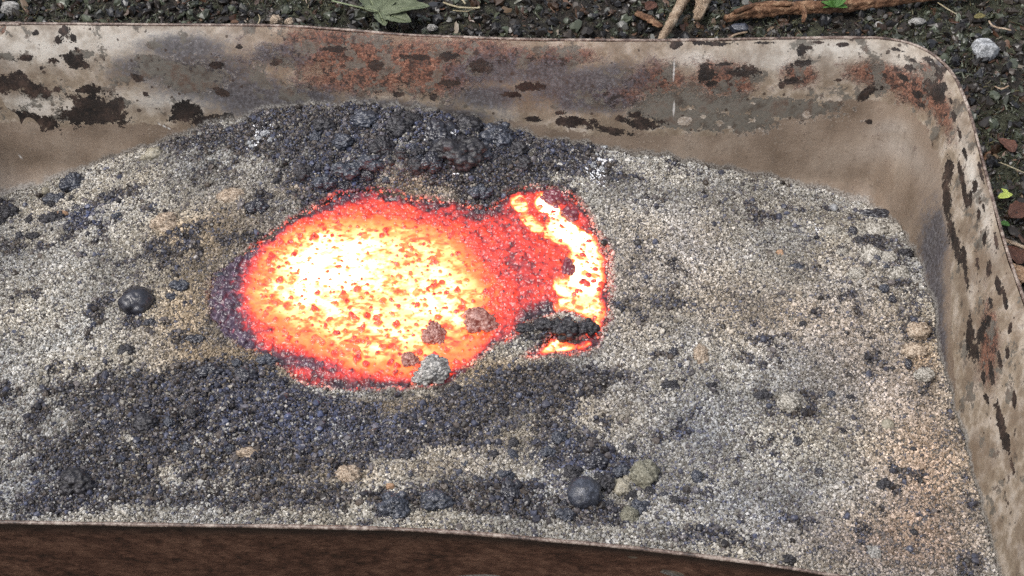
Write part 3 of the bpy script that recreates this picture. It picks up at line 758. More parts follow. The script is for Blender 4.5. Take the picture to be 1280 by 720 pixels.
    base = (np.array([.046, .034, .042]) + np.clip(lump, 0, 1)[:, None] * np.array([.032, .020, .040])) * (1 + .8 * (fbm(x, y, .002, 2, 171)[:, None]))
    Fm = grid_faces(len(mx), len(my)); Fm = Fm[(s > -.0035)[Fm].all(1)]
    V2, F2, A2 = compact(np.column_stack([Q, zz]), Fm, dict(glow=E, tone=np.clip(base, 0, 1)))
    return V2, F2, A2

def melt_material():
    t = NT('molten_slag_skin'); co = t.coord()
    t.out(t.attr('tone', out='Color'), .25, t.bump(t.noise(co, 700, 3, .7), .0003, .8), spec=.7)
    t.put(t.b.inputs['Emission Color'], t.attr('glow', out='Color')); t.b.inputs['Emission Strength'].default_value = 1.0
    return t.m
MELT = melt_material()
pc = pool_poly.mean(0)
pool = empty('molten_pool', (pc[0], pc[1], ZP)); tag(pool, 'large pool of white-hot and orange molten slag glowing in the middle of the sand', 'molten slag')
V2, F2, A2 = melt_mesh('melt_surface', pool_poly); V2[:, :2] -= pc; V2[:, 2] -= ZP
link('melt_surface', mesh_np('melt_surface', V2, F2, attrs=A2), pool, MELT)
pc2 = pocket_poly.mean(0)
V2, F2, A2 = melt_mesh('pocket', pocket_poly); V2[:, :2] -= pc2; V2[:, 2] -= ZP
pk = link('molten_pocket', mesh_np('molten_pocket', V2, F2, attrs=A2), None, MELT); pk.location = (pc2[0], pc2[1], ZP)
tag(pk, 'small bright orange pocket of melt below the black crust ridge, right of the big pool', 'molten slag')

# ================================================================== LUMPS
def lump_mesh(name, seed, kind):
    r = np.random.default_rng(seed)
    bm = bmesh.new(); bmesh.ops.create_icosphere(bm, subdivisions=5 if kind in ('knobbly', 'froth', 'cake') else 4, radius=1)
    P = np.array([v.co[:] for v in bm.verts])
    def bumps(P, n, width, amp):
        c = r.normal(size=(n, 3)); c /= np.linalg.norm(c, axis=1)[:, None]
        d = np.arccos(np.clip(P @ c.T, -1, 1)); wv = width * r.uniform(.6, 1.4, n)
        h = np.sqrt(np.clip(1 - (d / wv) ** 2, 0, 1)) * amp * r.uniform(.5, 1.2, n)
        cid[:] = r.random(n)[h.argmax(1)]
        return h.max(1)
    U = P.copy(); rad = np.ones(len(P)); cid = np.full(len(P), .5)
    if kind == 'ball': rad += .14 * bumps(U, 9, .7, 1) - .16 * bumps(U, 12, .24, 1) + .05 * bumps(U, 160, .13, 1)
    elif kind == 'knobbly': rad = .64 + bumps(U, 24, .42, .40) + bumps(U, 320, .15, .2)
    elif kind == 'froth': rad = .70 + bumps(U, 34, .36, .36)
    elif kind == 'cake': rad = .68 + bumps(U, 18, .5, .26) + bumps(U, 420, .13, .17)
    elif kind == 'rock':
        for k in range(14):
            c = r.normal(size=3); c /= np.linalg.norm(c); dcut = r.uniform(.62, .92)
            pr = P @ c; m = pr > dcut; P[m] -= np.outer(pr[m] - dcut, c)
        rad += .03 * bumps(U, 60, .2, 1)
    elif kind == 'clod': rad = .76 + bumps(U, 12, .6, .26) + bumps(U, 420, .14, .24)
    low = 1
    P = P * rad[:, None]
    P = P * np.array([r.uniform(.9, 1.12), r.uniform(.88, 1.1), r.uniform(.85, 1.05)])
    for v, p in zip(bm.verts, P): v.co = p
    for f in bm.faces: f.smooth = True
    me = bpy.data.meshes.new(name); bm.to_mesh(me); bm.free()
    me.attributes.new('cell', 'FLOAT', 'POINT').data.foreach_set('value', cid.astype(np.float32))
    return me

def lump_material(name, lo, mid, hi, rough, spec, spk=1.0, scale=1.0, white=0.0):
    t = NT(name); co = t.coord()
    n1 = t.noise(co, 2.2, 5, .65); n2 = t.noise(co, 14, 4, .75)
    v = t.voro(co, 8.5, 'Color'); sp = t.n.new('ShaderNodeSeparateColor'); t.l.new(v, sp.inputs[0])
    f = t.math('ADD', t.math('MULTIPLY', n1, 1 - .6 * spk), t.math('MULTIPLY', t.math('ADD', t.math('MULTIPLY', t.attr('cell'), .4), t.math('MULTIPLY', sp.outputs[0], .6)), .6 * spk))
    c = t.ramp(f, [(.30, lo), (.5, mid), (.72, hi)])
    c = t.mix(t.math('MULTIPLY', t.step(t.noise(co, 26, 2, .6), .66, .70), .5 * spk), c, tuple(min(1, v * 2.6 + .05) for v in hi))  # bright specks put into the colour as sparkle
    if white: c = t.mix(t.step(n2, .66 - .1 * white, .7 - .1 * white), c, (.75, .75, .76))
    return t.out(c, rough, t.bump(t.math('SUBTRACT', t.math('MULTIPLY', n2, .8), t.math('MULTIPLY', t.voro(co, 8.5), .5 * spk)), .0004 * (.4 + spk), .8), spec=spec)
MAT = {
    'black': lump_material('glassy_black_slag', (.010, .010, .013), (.024, .024, .032), (.07, .072, .09), .18, .8, .25),
    'blue': lump_material('blue_black_slag', (.014, .016, .022), (.036, .041, .056), (.12, .13, .16), .24, .7, .45),
    'char': lump_material('matte_char', (.010, .009, .010), (.026, .025, .029), (.08, .077, .085), .36, .5, .7),
    'sandy': lump_material('sandy_clod', (.07, .062, .05), (.33, .305, .26), (.60, .57, .51), .8, .3, 1.0),
    'tan': lump_material('tan_clod', (.10, .075, .052), (.36, .275, .20), (.56, .47, .37), .8, .3, 1.0),
    'olive': lump_material('olive_grey_clod', (.06, .058, .045), (.19, .18, .135), (.32, .31, .25), .75, .3, .8),
    'pale': lump_material('pale_pebble', (.14, .13, .10), (.32, .29, .22), (.48, .45, .38), .6, .4, .5),
    'orange': lump_material('orange_pebble', (.20, .11, .06), (.38, .24, .15), (.50, .37, .26), .7, .3, .3),
    'grey': lump_material('ashy_grey_rock', (.07, .068, .065), (.30, .29, .27), (.60, .58, .55), .55, .5, .8),
    'stone': lump_material('white_quartz_stone', (.12, .12, .12), (.32, .33, .34), (.66, .67, .68), .45, .5, .7),
    'mauve': lump_material('purple_red_froth', (.04, .010, .016), (.13, .035, .05), (.26, .13, .17), .2, .8, .2),
    'raft': lump_material('scorched_crust_raft', (.12, .05, .038), (.30, .18, .15), (.48, .34, .30), .6, .4, 1.0),
}
MAT['ember'] = lump_material('dull_red_bead', (.08, .015, .015), (.20, .04, .04), (.32, .12, .12), .25, .6, .2)
# froth that still glows a dull red itself
for nm, ec, es_ in (('mauve', (.55, .02, .02), .12), ('ember', (.9, .05, .02), .45), ('raft', (.8, .08, .04), .10)):
    b = MAT[nm].node_tree.nodes['Principled BSDF']; b.inputs['Emission Color'].default_value = (*ec, 1); b.inputs['Emission Strength'].default_value = es_
PROTO = {}
def proto(kind, mat, seed):
    key = (kind, mat, seed)
    if key not in PROTO:
        base = (kind, seed)
        if base not in PROTO: PROTO[base] = lump_mesh(kind + '_lump', 100 + seed * 17 + len(kind), kind)
        me = PROTO[base].copy(); me.materials.append(MAT[mat]); PROTO[key] = me
    return PROTO[key]

def sand_z(px, py):
    """where the line of sight meets the sand: iterate"""
    z = -.06
    for _ in range(12):
        p = at(px, py, z); z = .5 * z + .5 * float(bil(Zg, np.array([p[:2]]))[0])
    return at(px, py, z)

def place(name, px, py, w_, h_, kind, mat, label, cat, sink=.35, seed=None, rot=0, pool_=False, group=None, z0=None, lift=0):
    """w_ and h_ : outline in photograph pixels"""
    p = at(px, py, ZP + .001) if pool_ else (at(px, py, z0) if z0 is not None else sand_z(px, py))
    m = px_m(px, py, p[2])
    seed = seed if seed is not None else random.randrange(5)
    rx = w_ / 2 * m
    ry = rx * random.uniform(.85, 1.1) if h_ is None else max(h_ / 2 * m * 1.12, rx * .5)
    rz = min(rx, ry) * 1.0
    if not pool_ and z0 is None and p[1] < -.08:       # keep it clear of the front wall
        for _ in range(20):
            if float(bil(MG, np.array([p[:2]]))[0]) > ry * 1.05 + .001: break
            p[1] += .0015
        p[2] = float(bil(Zg, np.array([p[:2]]))[0])
    o = bpy.data.objects.new(name, proto(kind, mat, seed)); COL.objects.link(o)
    o.scale = (rx, ry, rz)
    o.rotation_euler = (0, 0, R(-rot))
    o.location = (p[0], p[1], p[2] + rz * (1 - 2 * sink) * .8 + lift)
    tag(o, label, cat, group)
    return o

S, L_ = 'slag lump', 'slag_lump'
LUMPS = [
 (L_, 172, 381, 38, 36, 'ball', 'black', 'shiny round black slag ball alone on the tan sand left of the pool', S, .3),
 (L_, 225, 359, 22, 16, 'knobbly', 'blue', 'small blue-black slag nugget between the round black ball and the pool', S, .35),
 (L_, 215, 372, 12, 10, 'knobbly', 'blue', 'tiny blue-black slag nugget touching the lower left of the nugget near the pool', S, .35),
 (L_, 276, 350, 16, 15, 'ball', 'blue', 'blue-black bead at the left tip of the molten pool', S, .3),
 (L_, 730, 621, 38, 36, 'ball', 'blue', 'largest blue-black slag ball in the cluster near the front rim', S, .28),
 (L_, 745, 580, 26, 24, 'knobbly', 'black', 'knobbly black slag lump directly behind the large blue-black ball', S, .35),
 (L_, 714, 595, 28, 22, 'knobbly', 'char', 'matte black slag lump touching the upper left of the large blue-black ball', S, .4),
 (L_, 757, 605, 26, 24, 'knobbly', 'char', 'dull black slag lump touching the right of the large blue-black ball', S, .4),
 (L_, 778, 592, 22, 18, 'knobbly', 'blue', 'blue-black slag lump between the cluster and the olive clod', S, .35),
 (L_, 697, 549, 22, 16, 'knobbly', 'blue', 'blue-black slag lump farthest behind the front cluster', S, .4),
 (L_, 685, 567, 18, 14, 'knobbly', 'blue', 'small slag lump just below left of the farthest one behind the cluster', S, .4),
 (L_, 706, 645, 22, 18, 'knobbly', 'blue', 'dark slag lump below left of the large blue-black ball', S, .4),
 (L_, 798, 636, 26, 18, 'knobbly', 'blue', 'dark bluish slag lump to the right below the pale pebble', S, .4),
 (L_, 637, 617, 30, 32, 'knobbly', 'black', 'glossy black slag lump standing alone left of the front cluster', S, .35),
 (L_, 632, 596, 20, 16, 'knobbly', 'blue', 'small slag lump resting against the back of the glossy one left of the cluster', S, .4),
 (L_, 494, 635, 42, 40, 'cake', 'blue', 'blocky blue-grey slag cake against the front rim, the left one of two', S, .4),
 (L_, 545, 630, 48, 30, 'cake', 'blue', 'flat blue-grey slag cake near the front rim, the right one of two', S, .4),
 (L_, 575, 195, 60, 46, 'knobbly', 'char', 'large matte slag mound in the dark heap behind the pool', S, .42),
 (L_, 548, 172, 46, 38, 'knobbly', 'black', 'big glossy slag lump on top of the dark heap behind the pool', S, .45),
 (L_, 583, 162, 44, 34, 'cake', 'char', 'rough charred lump at the back of the dark heap beside the wall', S, .45),
 (L_, 622, 172, 44, 36, 'cake', 'blue', 'rough bluish lump at the right end of the dark heap', S, .45),
 (L_, 498, 162, 40, 28, 'knobbly', 'char', 'matte black lump left of the glossy heap top', S, .45),
 (L_, 455, 150, 42, 24, 'cake', 'blue', 'bluish crust lump by the wall at the back of the heap', S, .5),
 (L_, 404, 158, 34, 22, 'cake', 'char', 'flat charred lump at the left part of the dark heap', S, .5),
 (L_, 434, 214, 34, 24, 'knobbly', 'blue', 'bluish ringed slag lump just above the top left of the pool', S, .45),
 (L_, 405, 230, 26, 20, 'knobbly', 'blue', 'bluish slag lump touching the top left edge of the pool', S, .45),
 (L_, 378, 218, 26, 20, 'knobbly', 'char', 'charred lump left of the bluish slag above the pool', S, .45),
 (L_, 322, 262, 26, 22, 'knobbly', 'black', 'black slag lump at the upper left edge of the pool beside tan sand', S, .4),
 (L_, 600, 243, 26, 20, 'knobbly', 'blue', 'bluish slag lump on the top edge of the pool left of the stream', S, .4),
 (L_, 465, 205, 30, 22, 'knobbly', 'blue', 'rounded blue slag lump halfway between heap and pool', S, .45),
 (L_, 520, 208, 28, 18, 'knobbly', 'char', 'charred lump behind the tan sand lip of the pool', S, .45),
 (L_, 655, 205, 26, 20, 'cake', 'char', 'charred lump behind the curved bright stream', S, .5),
 (L_, 8, 268, 30, 18, 'knobbly', 'char', 'black lump against the back wall at the left edge of the picture', S, .4),
 (L_, 64, 276, 26, 16, 'knobbly', 'char', 'black lump under a small orange pebble at the left', S, .4),
 (L_, 41, 296, 16, 11, 'knobbly', 'char', 'small black lump left below the orange pebble', S, .4),
 (L_, 92, 232, 38, 26, 'cake', 'blue', 'blue slag crust lying against the lower wall at the left', S, .45),
 (L_, 70, 250, 32, 18, 'cake', 'blue', 'lower blue slag crust just left of the larger one by the wall', S, .45),
 (L_, 1094, 269, 34, 13, 'knobbly', 'black', 'flat shiny black slag piece against the wall near the right corner', S, .4),
 (L_, 262, 466, 30, 20, 'knobbly', 'black', 'shiny black slag lump at the left below the pool', S, .45),
 (L_, 306, 470, 30, 18, 'knobbly', 'black', 'shiny black slag lump under the lower left edge of the pool', S, .45),
 (L_, 334, 452, 24, 15, 'knobbly', 'blue', 'bluish slag bead string touching the lower left edge of the pool', S, .4),
 (L_, 158, 440, 22, 16, 'knobbly', 'char', 'black slag lump below the round black ball', S, .4),
 (L_, 188, 405, 13, 11, 'knobbly', 'black', 'tiny black nugget just below the round black ball', S, .35),
 (L_, 245, 425, 22, 13, 'knobbly', 'black', 'black slag pair on tan sand between the ball and the lower pool edge', S, .4),
 (L_, 95, 607, 52, 40, 'cake', 'char', 'broad dark slag cake half sunk at the lower left', S, .5),
 (L_, 180, 530, 34, 26, 'cake', 'char', 'dark crumbly slag lump on the left of the front heap', S, .5),
 (L_, 738, 380, 30, 24, 'knobbly', 'char', 'black round lump sitting on the bright stream at its lower end', S, .3),
 (L_, 757, 372, 14, 11, 'knobbly', 'char', 'tiny black crumb at the right end of the lump on the stream', S, .35),
 (L_, 706, 412, 36, 26, 'knobbly', 'char', 'black crust lump on the ridge above the small molten pocket', S, .4),
 (L_, 680, 408, 34, 18, 'cake', 'char', 'flat black crust plate at the middle of the ridge', S, .4),
 (L_, 734, 412, 26, 22, 'knobbly', 'char', 'black crust lump at the right end of the ridge beside the embers', S, .4),
 (L_, 655, 412, 28, 14, 'cake', 'char', 'thin dark crust at the left end of the ridge', S, .45),
 (L_, 1110, 325, 22, 18, 'clod', 'sandy', 'round sandy clod in front of the black holes near the right wall', 'clod', .4),
 (L_, 1088, 322, 26, 28, 'clod', 'sandy', 'tallest pale sandy clod near the right corner', 'clod', .4),
 (L_, 1070, 345, 24, 18, 'clod', 'sandy', 'low sandy clod left below the tallest pale one', 'clod', .45),
 (L_, 1096, 290, 30, 22, 'clod', 'sandy', 'sandy clod right under the flat shiny black piece', 'clod', .45),
 (L_, 1052, 318, 20, 14, 'clod', 'sandy', 'small sandy clod at the left of the clod group near the corner', 'clod', .45),
 (L_, 1115, 290, 24, 18, 'clod', 'sandy', 'sandy clod against the wall right of the flat shiny black piece', 'clod', .4),
 (L_, 1124, 345, 26, 22, 'clod', 'sandy', 'sandy clod nearest the right wall crease in the corner group', 'clod', .4),
 (L_, 1040, 290, 24, 16, 'clod', 'sandy', 'sandy clod at the far left of the corner group', 'clod', .45),
 (L_, 1132, 318, 16, 14, 'knobbly', 'char', 'dark crumb against the wall between two corner clods', S, .4),
 (L_, 1155, 470, 26, 18, 'clod', 'sandy', 'sandy clod against the right wall below the two tan ones', 'clod', .45),
 (L_, 600, 192, 34, 26, 'cake', 'blue', 'bluish lump right of the big matte mound in the dark heap', S, .4),
 (L_, 540, 205, 34, 24, 'cake', 'black', 'glossy rough lump in front of the heap left of the matte mound', S, .4),
 (L_, 478, 188, 38, 28, 'cake', 'char', 'charred lump in the middle left of the dark heap', S, .4),
 (L_, 648, 188, 30, 22, 'cake', 'char', 'charred lump at the right foot of the dark heap by the wall', S, .4),
 (L_, 430, 178, 30, 20, 'cake', 'blue', 'bluish lump at the left shoulder of the dark heap', S, .4),
 (L_, 1148, 415, 30, 22, 'clod', 'tan', 'tan clod against the right wall, upper one of two', 'clod', .45),
 (L_, 1142, 440, 32, 20, 'clod', 'tan', 'tan clod against the right wall, lower one of two', 'clod', .45),
 (L_, 804, 597, 36, 38, 'clod', 'olive', 'olive grey clod right of the slag cluster near the front rim', 'clod', .35),
 (L_, 787, 646, 24, 22, 'clod', 'olive', 'small olive clod below the round pale pebble', 'clod', .45),
 (L_, 435, 596, 34, 26, 'clod', 'tan', 'tan clod near the front rim left of the two slag cakes', 'clod', .5),
 (L_, 207, 279, 34, 26, 'clod', 'tan', 'tan clod on the grey sand at the upper left', 'clod', .5),
 (L_, 292, 246, 40, 22, 'clod', 'tan', 'tan clod lying above the upper left edge of the pool', 'clod', .55),
 (L_, 312, 566, 32, 14, 'clod', 'tan', 'flat pinkish tan clod in the dark front heap', 'clod', .4),
 (L_, 876, 443, 20, 26, 'clod', 'tan', 'lone tan clod on the grey sand right of the pool', 'clod', .5),
 (L_, 985, 505, 28, 26, 'clod', 'sandy', 'lone pale clod in the middle of the right-hand sand', 'clod', .5),
 (L_, 555, 408+14, 1, 1, 'ball', 'grey', '', '', .5),
]
NAMES = {'clod': 'sand_clod'}
for (nm, px, py, w_, h_, kind, mat, label, cat, sink) in LUMPS:
    if w_ < 5: continue
    place(NAMES.get(cat, nm), px, py, w_, h_, kind, mat, label, cat, sink)
place('pebble', 776, 612, 22, 21, 'clod', 'pale', 'round pale yellow pebble right of the slag cluster', 'pebble', .3)
place('pebble', 783, 601, 11, 11, 'clod', 'pale', 'tiny pale pebble between the round pale one and the olive clod', 'pebble', .35)
place('pebble', 488, 609, 14, 9, 'rock', 'orange', 'small orange pebble behind the blocky slag cake', 'pebble', .35)
place('pebble', 78, 270, 18, 10, 'rock', 'orange', 'small orange pebble on top of the black lump at the left', 'pebble', .2)
place('pebble', 194, 195, 22, 17, 'clod', 'pale', 'rounded yellowish pebble against the back wall at the left', 'pebble', .35)
place('pebble', 180, 198, 12, 10, 'rock', 'pale', 'tiny pale pebble touching the yellowish one by the back wall', 'pebble', .35)
place('pebble', 91, 211, 14, 13, 'rock', 'pale', 'pale cream pebble at the wall above the blue slag crust', 'pebble', .3)
place('pebble', 57, 241, 12, 11, 'rock', 'pale', 'pinkish pale pebble at the wall left of the blue slag crust', 'pebble', .3)
place('pebble', 1042, 262, 12, 13, 'rock', 'stone', 'small white angular pebble near the right corner', 'pebble', .3)
place('pebble', 1109, 532, 15, 13, 'ball', 'pale', 'round white pebble on the pink sand at the right', 'pebble', .45)
place('pebble', 975, 317, 12, 10, 'rock', 'orange', 'small orange pebble on the grey sand right of the pool', 'pebble', .4)
place('pebble', 1141, 563, 10, 9, 'rock', 'char', 'small black pebble behind the black speckled spot on the pink sand', 'pebble', .4)
place(L_, 1106, 607, 20, 16, 'knobbly', 'char', 'black speckled lump on the border of the pink sand', S, .5)
place(L_, 1142, 667, 11, 10, 'ball', 'char', 'small round black bead on the pink sand near the front', S, .4)
place(L_, 1092, 692, 18, 18, 'knobbly', 'grey', 'grey and black lump near the front rim left of the pink sand', S, .4)
place(L_, 985, 700, 20, 12, 'knobbly', 'char', 'dark lump against the front rim at the right', S, .4)
place(L_, 870, 596, 18, 16, 'cake', 'blue', 'faint bluish lump on the grey sand right of the olive clod', S, .5)
place(L_, 838, 482, 26, 16, 'cake', 'char', 'low dark lump on grey sand right of the molten pocket', S, .55)
place(L_, 954, 495, 22, 14, 'knobbly', 'char', 'dark lump just left above the lone pale clod', S, .5)
place(L_, 996, 334, 24, 12, 'cake', 'blue', 'low bluish lump on the sand left of the corner clods', S, .5)
for (px, py, lab) in ((1075, 302, 'dark hollow-looking lump at the left among the corner clods'), (1098, 311, 'dark hollow-looking lump at the right among the corner clods')):
    place(L_, px, py, 20, 13, 'knobbly', 'char', lab, S, .6)
# lumps floating on the melt
place('crust_raft', 543, 422, 36, 30, 'cake', 'raft', 'scorched reddish crust raft floating on the white-hot melt, rounder front one', 'crust', .45, pool_=True)
place('crust_raft', 540, 406, 10, 9, 'cake', 'mauve', 'tiny dark red bead at the back edge of the round crust raft', 'crust', .3, pool_=True)
place('crust_raft', 598, 404, 50, 38, 'cake', 'raft', 'largest reddish grey crust raft at the right part of the pool', 'crust', .55, pool_=True)
place('crust_raft', 512, 452, 28, 22, 'cake', 'raft', 'small triangular crust raft at the front of the pool', 'crust', .5, pool_=True)
rk = place('grey_rock', 543, 468, 50, 32, 'cake', 'grey', 'ashy grey and white rock at the front edge of the pool', 'rock', .2, seed=2, rot=-25, pool_=True)
place('grey_rock', 528, 476, 26, 18, 'knobbly', 'grey', 'smaller ashy lump leaning on the left of the grey rock', 'rock', .25, pool_=True)
place('froth_cluster', 691, 254, 34, 24, 'froth', 'mauve', 'dark red froth cluster on top of the bright stream, upper part', 'crust', .35, pool_=True, rot=35, seed=1)
place('froth_cluster', 712, 271, 30, 18, 'froth', 'mauve', 'dark red froth cluster on the bright stream, lower part', 'crust', .35, pool_=True, rot=55, seed=2)
place('froth_cluster', 710, 338, 22, 27, 'froth', 'mauve', 'purple-black froth cluster on the middle of the bright stream', 'crust', .3, pool_=True, seed=3)
BEADS = ['dark red bead at the upper left arm of the bright stream', 'dark red bead right beside the purple froth cluster', 'dark red bead right of the beads beside the froth cluster', 'largest red bead below right of the froth cluster',
         'red bead above right of the froth cluster', 'red bead at the narrow waist of the bright stream', 'red bead below the lower froth cluster, left one', 'red bead below the lower froth cluster, right one', 'red bead at the bottom of the wide part of the stream',
         'rightmost red bead at the outer edge of the stream', 'red bead on the inner edge of the stream above the purple froth', 'small red bead touching the top of the purple froth cluster', 'small red bead under the one on the upper left arm of the stream']
for i_, (px, py, d_) in enumerate([(662, 272, 10), (735, 345, 9), (742, 352, 7), (733, 356, 10), (744, 337, 7), (728, 320, 8), (713, 302, 7), (736, 302, 7), (722, 365, 9), (748, 362, 7), (700, 320, 6), (717, 330, 7), (668, 277, 7)]):
    place('froth_bead', px, py, d_, d_ * .8, 'ball', 'ember', BEADS[i_], 'crust', .4, pool_=True, group='red beads on the bright stream')
# small nuggets crowding the charred zones
NUG = [((560, 175, 170, 40), 46, 'small dark slag nugget in the black heap between back wall and pool', 'slag nuggets in the heap behind the pool'),
       ((430, 225, 90, 22), 14, 'small bluish nugget in the charred strip along the upper left pool edge', 'slag nuggets above the pool'),
       ((270, 530, 180, 80), 48, 'small dark slag nugget in the charred ground left in front of the pool', 'slag nuggets in the front left'),
       ((560, 545, 120, 60), 20, 'small dark slag nugget in the charred band in front of the pool centre', 'slag nuggets in front of the pool'),
       ((760, 600, 100, 60), 16, 'small dark slag nugget strewn around the front right slag cluster', 'slag nuggets around the front cluster'),
       ((70, 270, 90, 40), 12, 'small dark nugget on the sand below the wall at the left edge', 'slag nuggets at the left wall'),
       ((1100, 320, 50, 60), 14, 'small dark crumb among the sandy clods near the right corner', 'dark crumbs near the right corner'),
       ((1000, 480, 180, 130), 14, 'small dark crumb on the open grey sand right of the pool', 'dark crumbs on the right-hand sand')]
random.seed(21)
for (cx, cy, ex, ey), cnt, lab, grp in NUG:
    for _ in range(cnt):
        a_ = random.random() * 6.28; q_ = random.random() ** .5
        px, py = cx + ex * q_ * math.cos(a_), cy + ey * q_ * math.sin(a_)
        p = sand_z(px, py)
        if float(bil(SG, np.array([p[:2]]))[0]) > -.002 or float(bil(MG, np.array([p[:2]]))[0]) < .003: continue
        big_ = random.random() ** 2
        w_ = (6 if 'crumb' in lab else 8) + 9 * big_
        place('slag_nugget', px, py, w_, w_ * random.uniform(.7, 1), random.choice(['knobbly', 'cake', 'cake']), random.choice(['char', 'blue', 'black', 'char']), lab, 'slag nugget', random.uniform(.4, .6), rot=random.uniform(-60, 60), group=grp)
# white ash flakes
for i_, (px, py, w_, h_, a_) in enumerate([(332, 168, 16, 8, -35), (325, 174, 10, 7, 10), (316, 184, 12, 5, 20), (338, 176, 7, 10, 0), (312, 179, 8, 5, 0)]):
    place('ash_flake', px, py, w_, h_, 'cake', 'stone', ['biggest white ash flake at the upper left by the back wall', 'white ash flake in the middle of the upper left group', 'lowest white ash flake of the upper left group', 'rightmost upright white ash flake of the upper left group', 'leftmost small white ash flake of the upper left group'][i_], 'ash', .3, rot=a_, group='white ash flakes at the upper left')
for i_, (px, py, w_, h_, a_) in enumerate([(755, 184, 14, 6, 0), (742, 207, 9, 9, 0), (752, 212, 9, 7, 20), (746, 194, 6, 5, 0)]):
    place('ash_flake', px, py, w_, h_, 'cake', 'stone', ['white ash flake nearest the back wall behind the bright stream', 'left white ash flake of the lower pair behind the stream', 'right white ash flake of the lower pair behind the stream', 'tiny white ash flake between the wall flake and the lower pair'][i_], 'ash', .3, rot=a_, group='white ash flakes behind the stream')

# ================================================================== GROUND OUTSIDE
GZ = -.118
fx = np.arange(-.50, .62, .0026); fy = np.arange(-.35, .60, .0026)
def grow(a, far=60, n=16):
    k = np.geomspace(.02, far, n)
    return np.concatenate([a[0] - k[::-1], a, a[-1] + k])
ax, ay = grow(fx), grow(fy)
AX, AY = np.meshgrid(ax, ay); x, y = AX.ravel(), AY.ravel()
def ground_h(x, y):
    near = np.exp(-np.clip(np.hypot(x, y) - .8, 0, 9) * 1)
    w1, v1 = worley(x, y, .022, 201); w2, v2 = worley(x, y, .009, 205)
    return GZ + (.012 * fbm(x, y, .09, 4, 211) + .005 * np.clip(.7 - w1, 0, 1) * v1 + .003 * np.clip(.7 - w2, 0, 1) * v2 + .0015 * fbm(x, y, .008, 3, 215)) * near + .002
gz = ground_h(x, y)
gin, _ = poly_sd(np.stack([x, y], 1), rim[::16])
gz = np.where(gin > .0, np.minimum(gz, -DEPTH - .006), gz)       # the tray stands in a hollow of the soil
def ground_material():
    t = NT('damp_mossy_soil'); co = t.coord()
    n1 = t.noise(co, 14, 5, .6); n2 = t.noise(co, 160, 5, .7); n3 = t.noise(co, 700, 3, .7)
    soil = t.ramp(n2, [(.3, (.008, .007, .006)), (.52, (.028, .023, .018)), (.68, (.07, .058, .045)), (.82, (.16, .15, .13))])
    moss = t.ramp(n2, [(.3, (.018, .017, .010)), (.52, (.05, .052, .030)), (.7, (.11, .115, .075)), (.85, (.18, .18, .13))])
    c = t.mix(t.step(t.math('ADD', n1, t.math('MULTIPLY', n2, .3)), .55, .75), soil, moss)
    return t.out(c, .7, t.bump(t.math('ADD', n2, n3), .003, 1.0), spec=.4)
me = mesh_np('ground', np.stack([x, y, gz], 1), grid_faces(len(ax), len(ay)))
gr = link('ground', me, None, ground_material()); tag(gr, 'dark damp mossy soil around the tray', kind='structure')

def ground_pts(n, cut=.0):
    q = np.stack([rng.uniform(-.48, .60, n), rng.uniform(-.30, .52, n)], 1)
    s, _ = poly_sd(q, rim[::16]); q = q[s < -.002]
    p = to_px(np.column_stack([q, np.full(len(q), GZ)]))
    q = q[(p[:, 0] > -60) & (p[:, 0] < 1400) & (p[:, 1] > -130) & (p[:, 1] < 760)]
    return q
q = ground_pts(90000); n = len(q)
pal = np.array([(.012, .010, .009), (.025, .02, .016), (.05, .04, .032), (.02, .02, .022), (.11, .11, .10), (.045, .05, .035), (.07, .08, .055), (.16, .16, .15), (.06, .035, .022)])
pw = np.array([.24, .22, .14, .14, .03, .1, .09, .008, .05]); pw /= pw.sum()
C = pal[rng.choice(len(pal), n, p=pw)] * (.6 + .8 * rng.random((n, 1)))
sz = .0010 + .0075 * rng.random(n) ** 5
g_ = scatter('soil_crumbs', np.column_stack([q, ground_h(q[:, 0], q[:, 1]) + sz * .2]), C, sz[:, None] * rng.uniform(.5, 1.5, (n, 3)), rand_rot(n), grain_material('soil_grain', .35, .5), sub=2, deform=.6)
tag(g_, 'dark crumbs of damp soil and grit on the ground behind the tray', 'soil', kind='stuff')
q = ground_pts(110000); mm = fbm(q[:, 0], q[:, 1], .06, 3, 231) > -.02 ; q = q[mm]; n = len(q)
pal = np.array([(.04, .045, .025), (.07, .08, .05), (.13, .14, .105), (.03, .032, .018), (.085, .075, .035)])
C = pal[rng.integers(0, len(pal), n)] * (.6 + .7 * rng.random((n, 1)))
ln = .0025 + .004 * rng.random(n)
rot = np.column_stack([rng.normal(0, .8, n), rng.normal(0, .8, n), rng.random(n) * 6.28])
ln = ln * .75; g_ = scatter('moss', np.column_stack([q, ground_h(q[:, 0], q[:, 1]) + ln * .35]), C, np.column_stack([ln * .55, ln * .3, ln]), rot, grain_material('moss_leaf', .55, .4), shape='blade', deform=.1)
tag(g_, 'short grey-green moss growing in patches on the soil', 'moss', kind='stuff')

q = ground_pts(10000); n = len(q)
pal = np.array([(.06, .03, .018), (.11, .06, .035), (.03, .02, .015), (.16, .11, .07), (.05, .055, .03), (.20, .17, .13)])
C = pal[rng.choice(len(pal), n, p=[.28, .2, .24, .1, .13, .05])] * (.6 + .7 * rng.random((n, 1)))
ln = .003 + .008 * rng.random(n) ** 2
rot = np.column_stack([rng.normal(0, .45, n), rng.normal(0, .45, n), rng.random(n) * 6.28])
g_ = scatter('leaf_litter', np.column_stack([q, ground_h(q[:, 0], q[:, 1]) + .0018]), C, np.column_stack([ln, ln * rng.uniform(.12, .6, n), ln * .06]), rot, grain_material('litter', .35, .5), sub=2, deform=.55)
tag(g_, 'wet brown leaf scraps and plant debris scattered over the soil', 'leaf litter', kind='stuff')
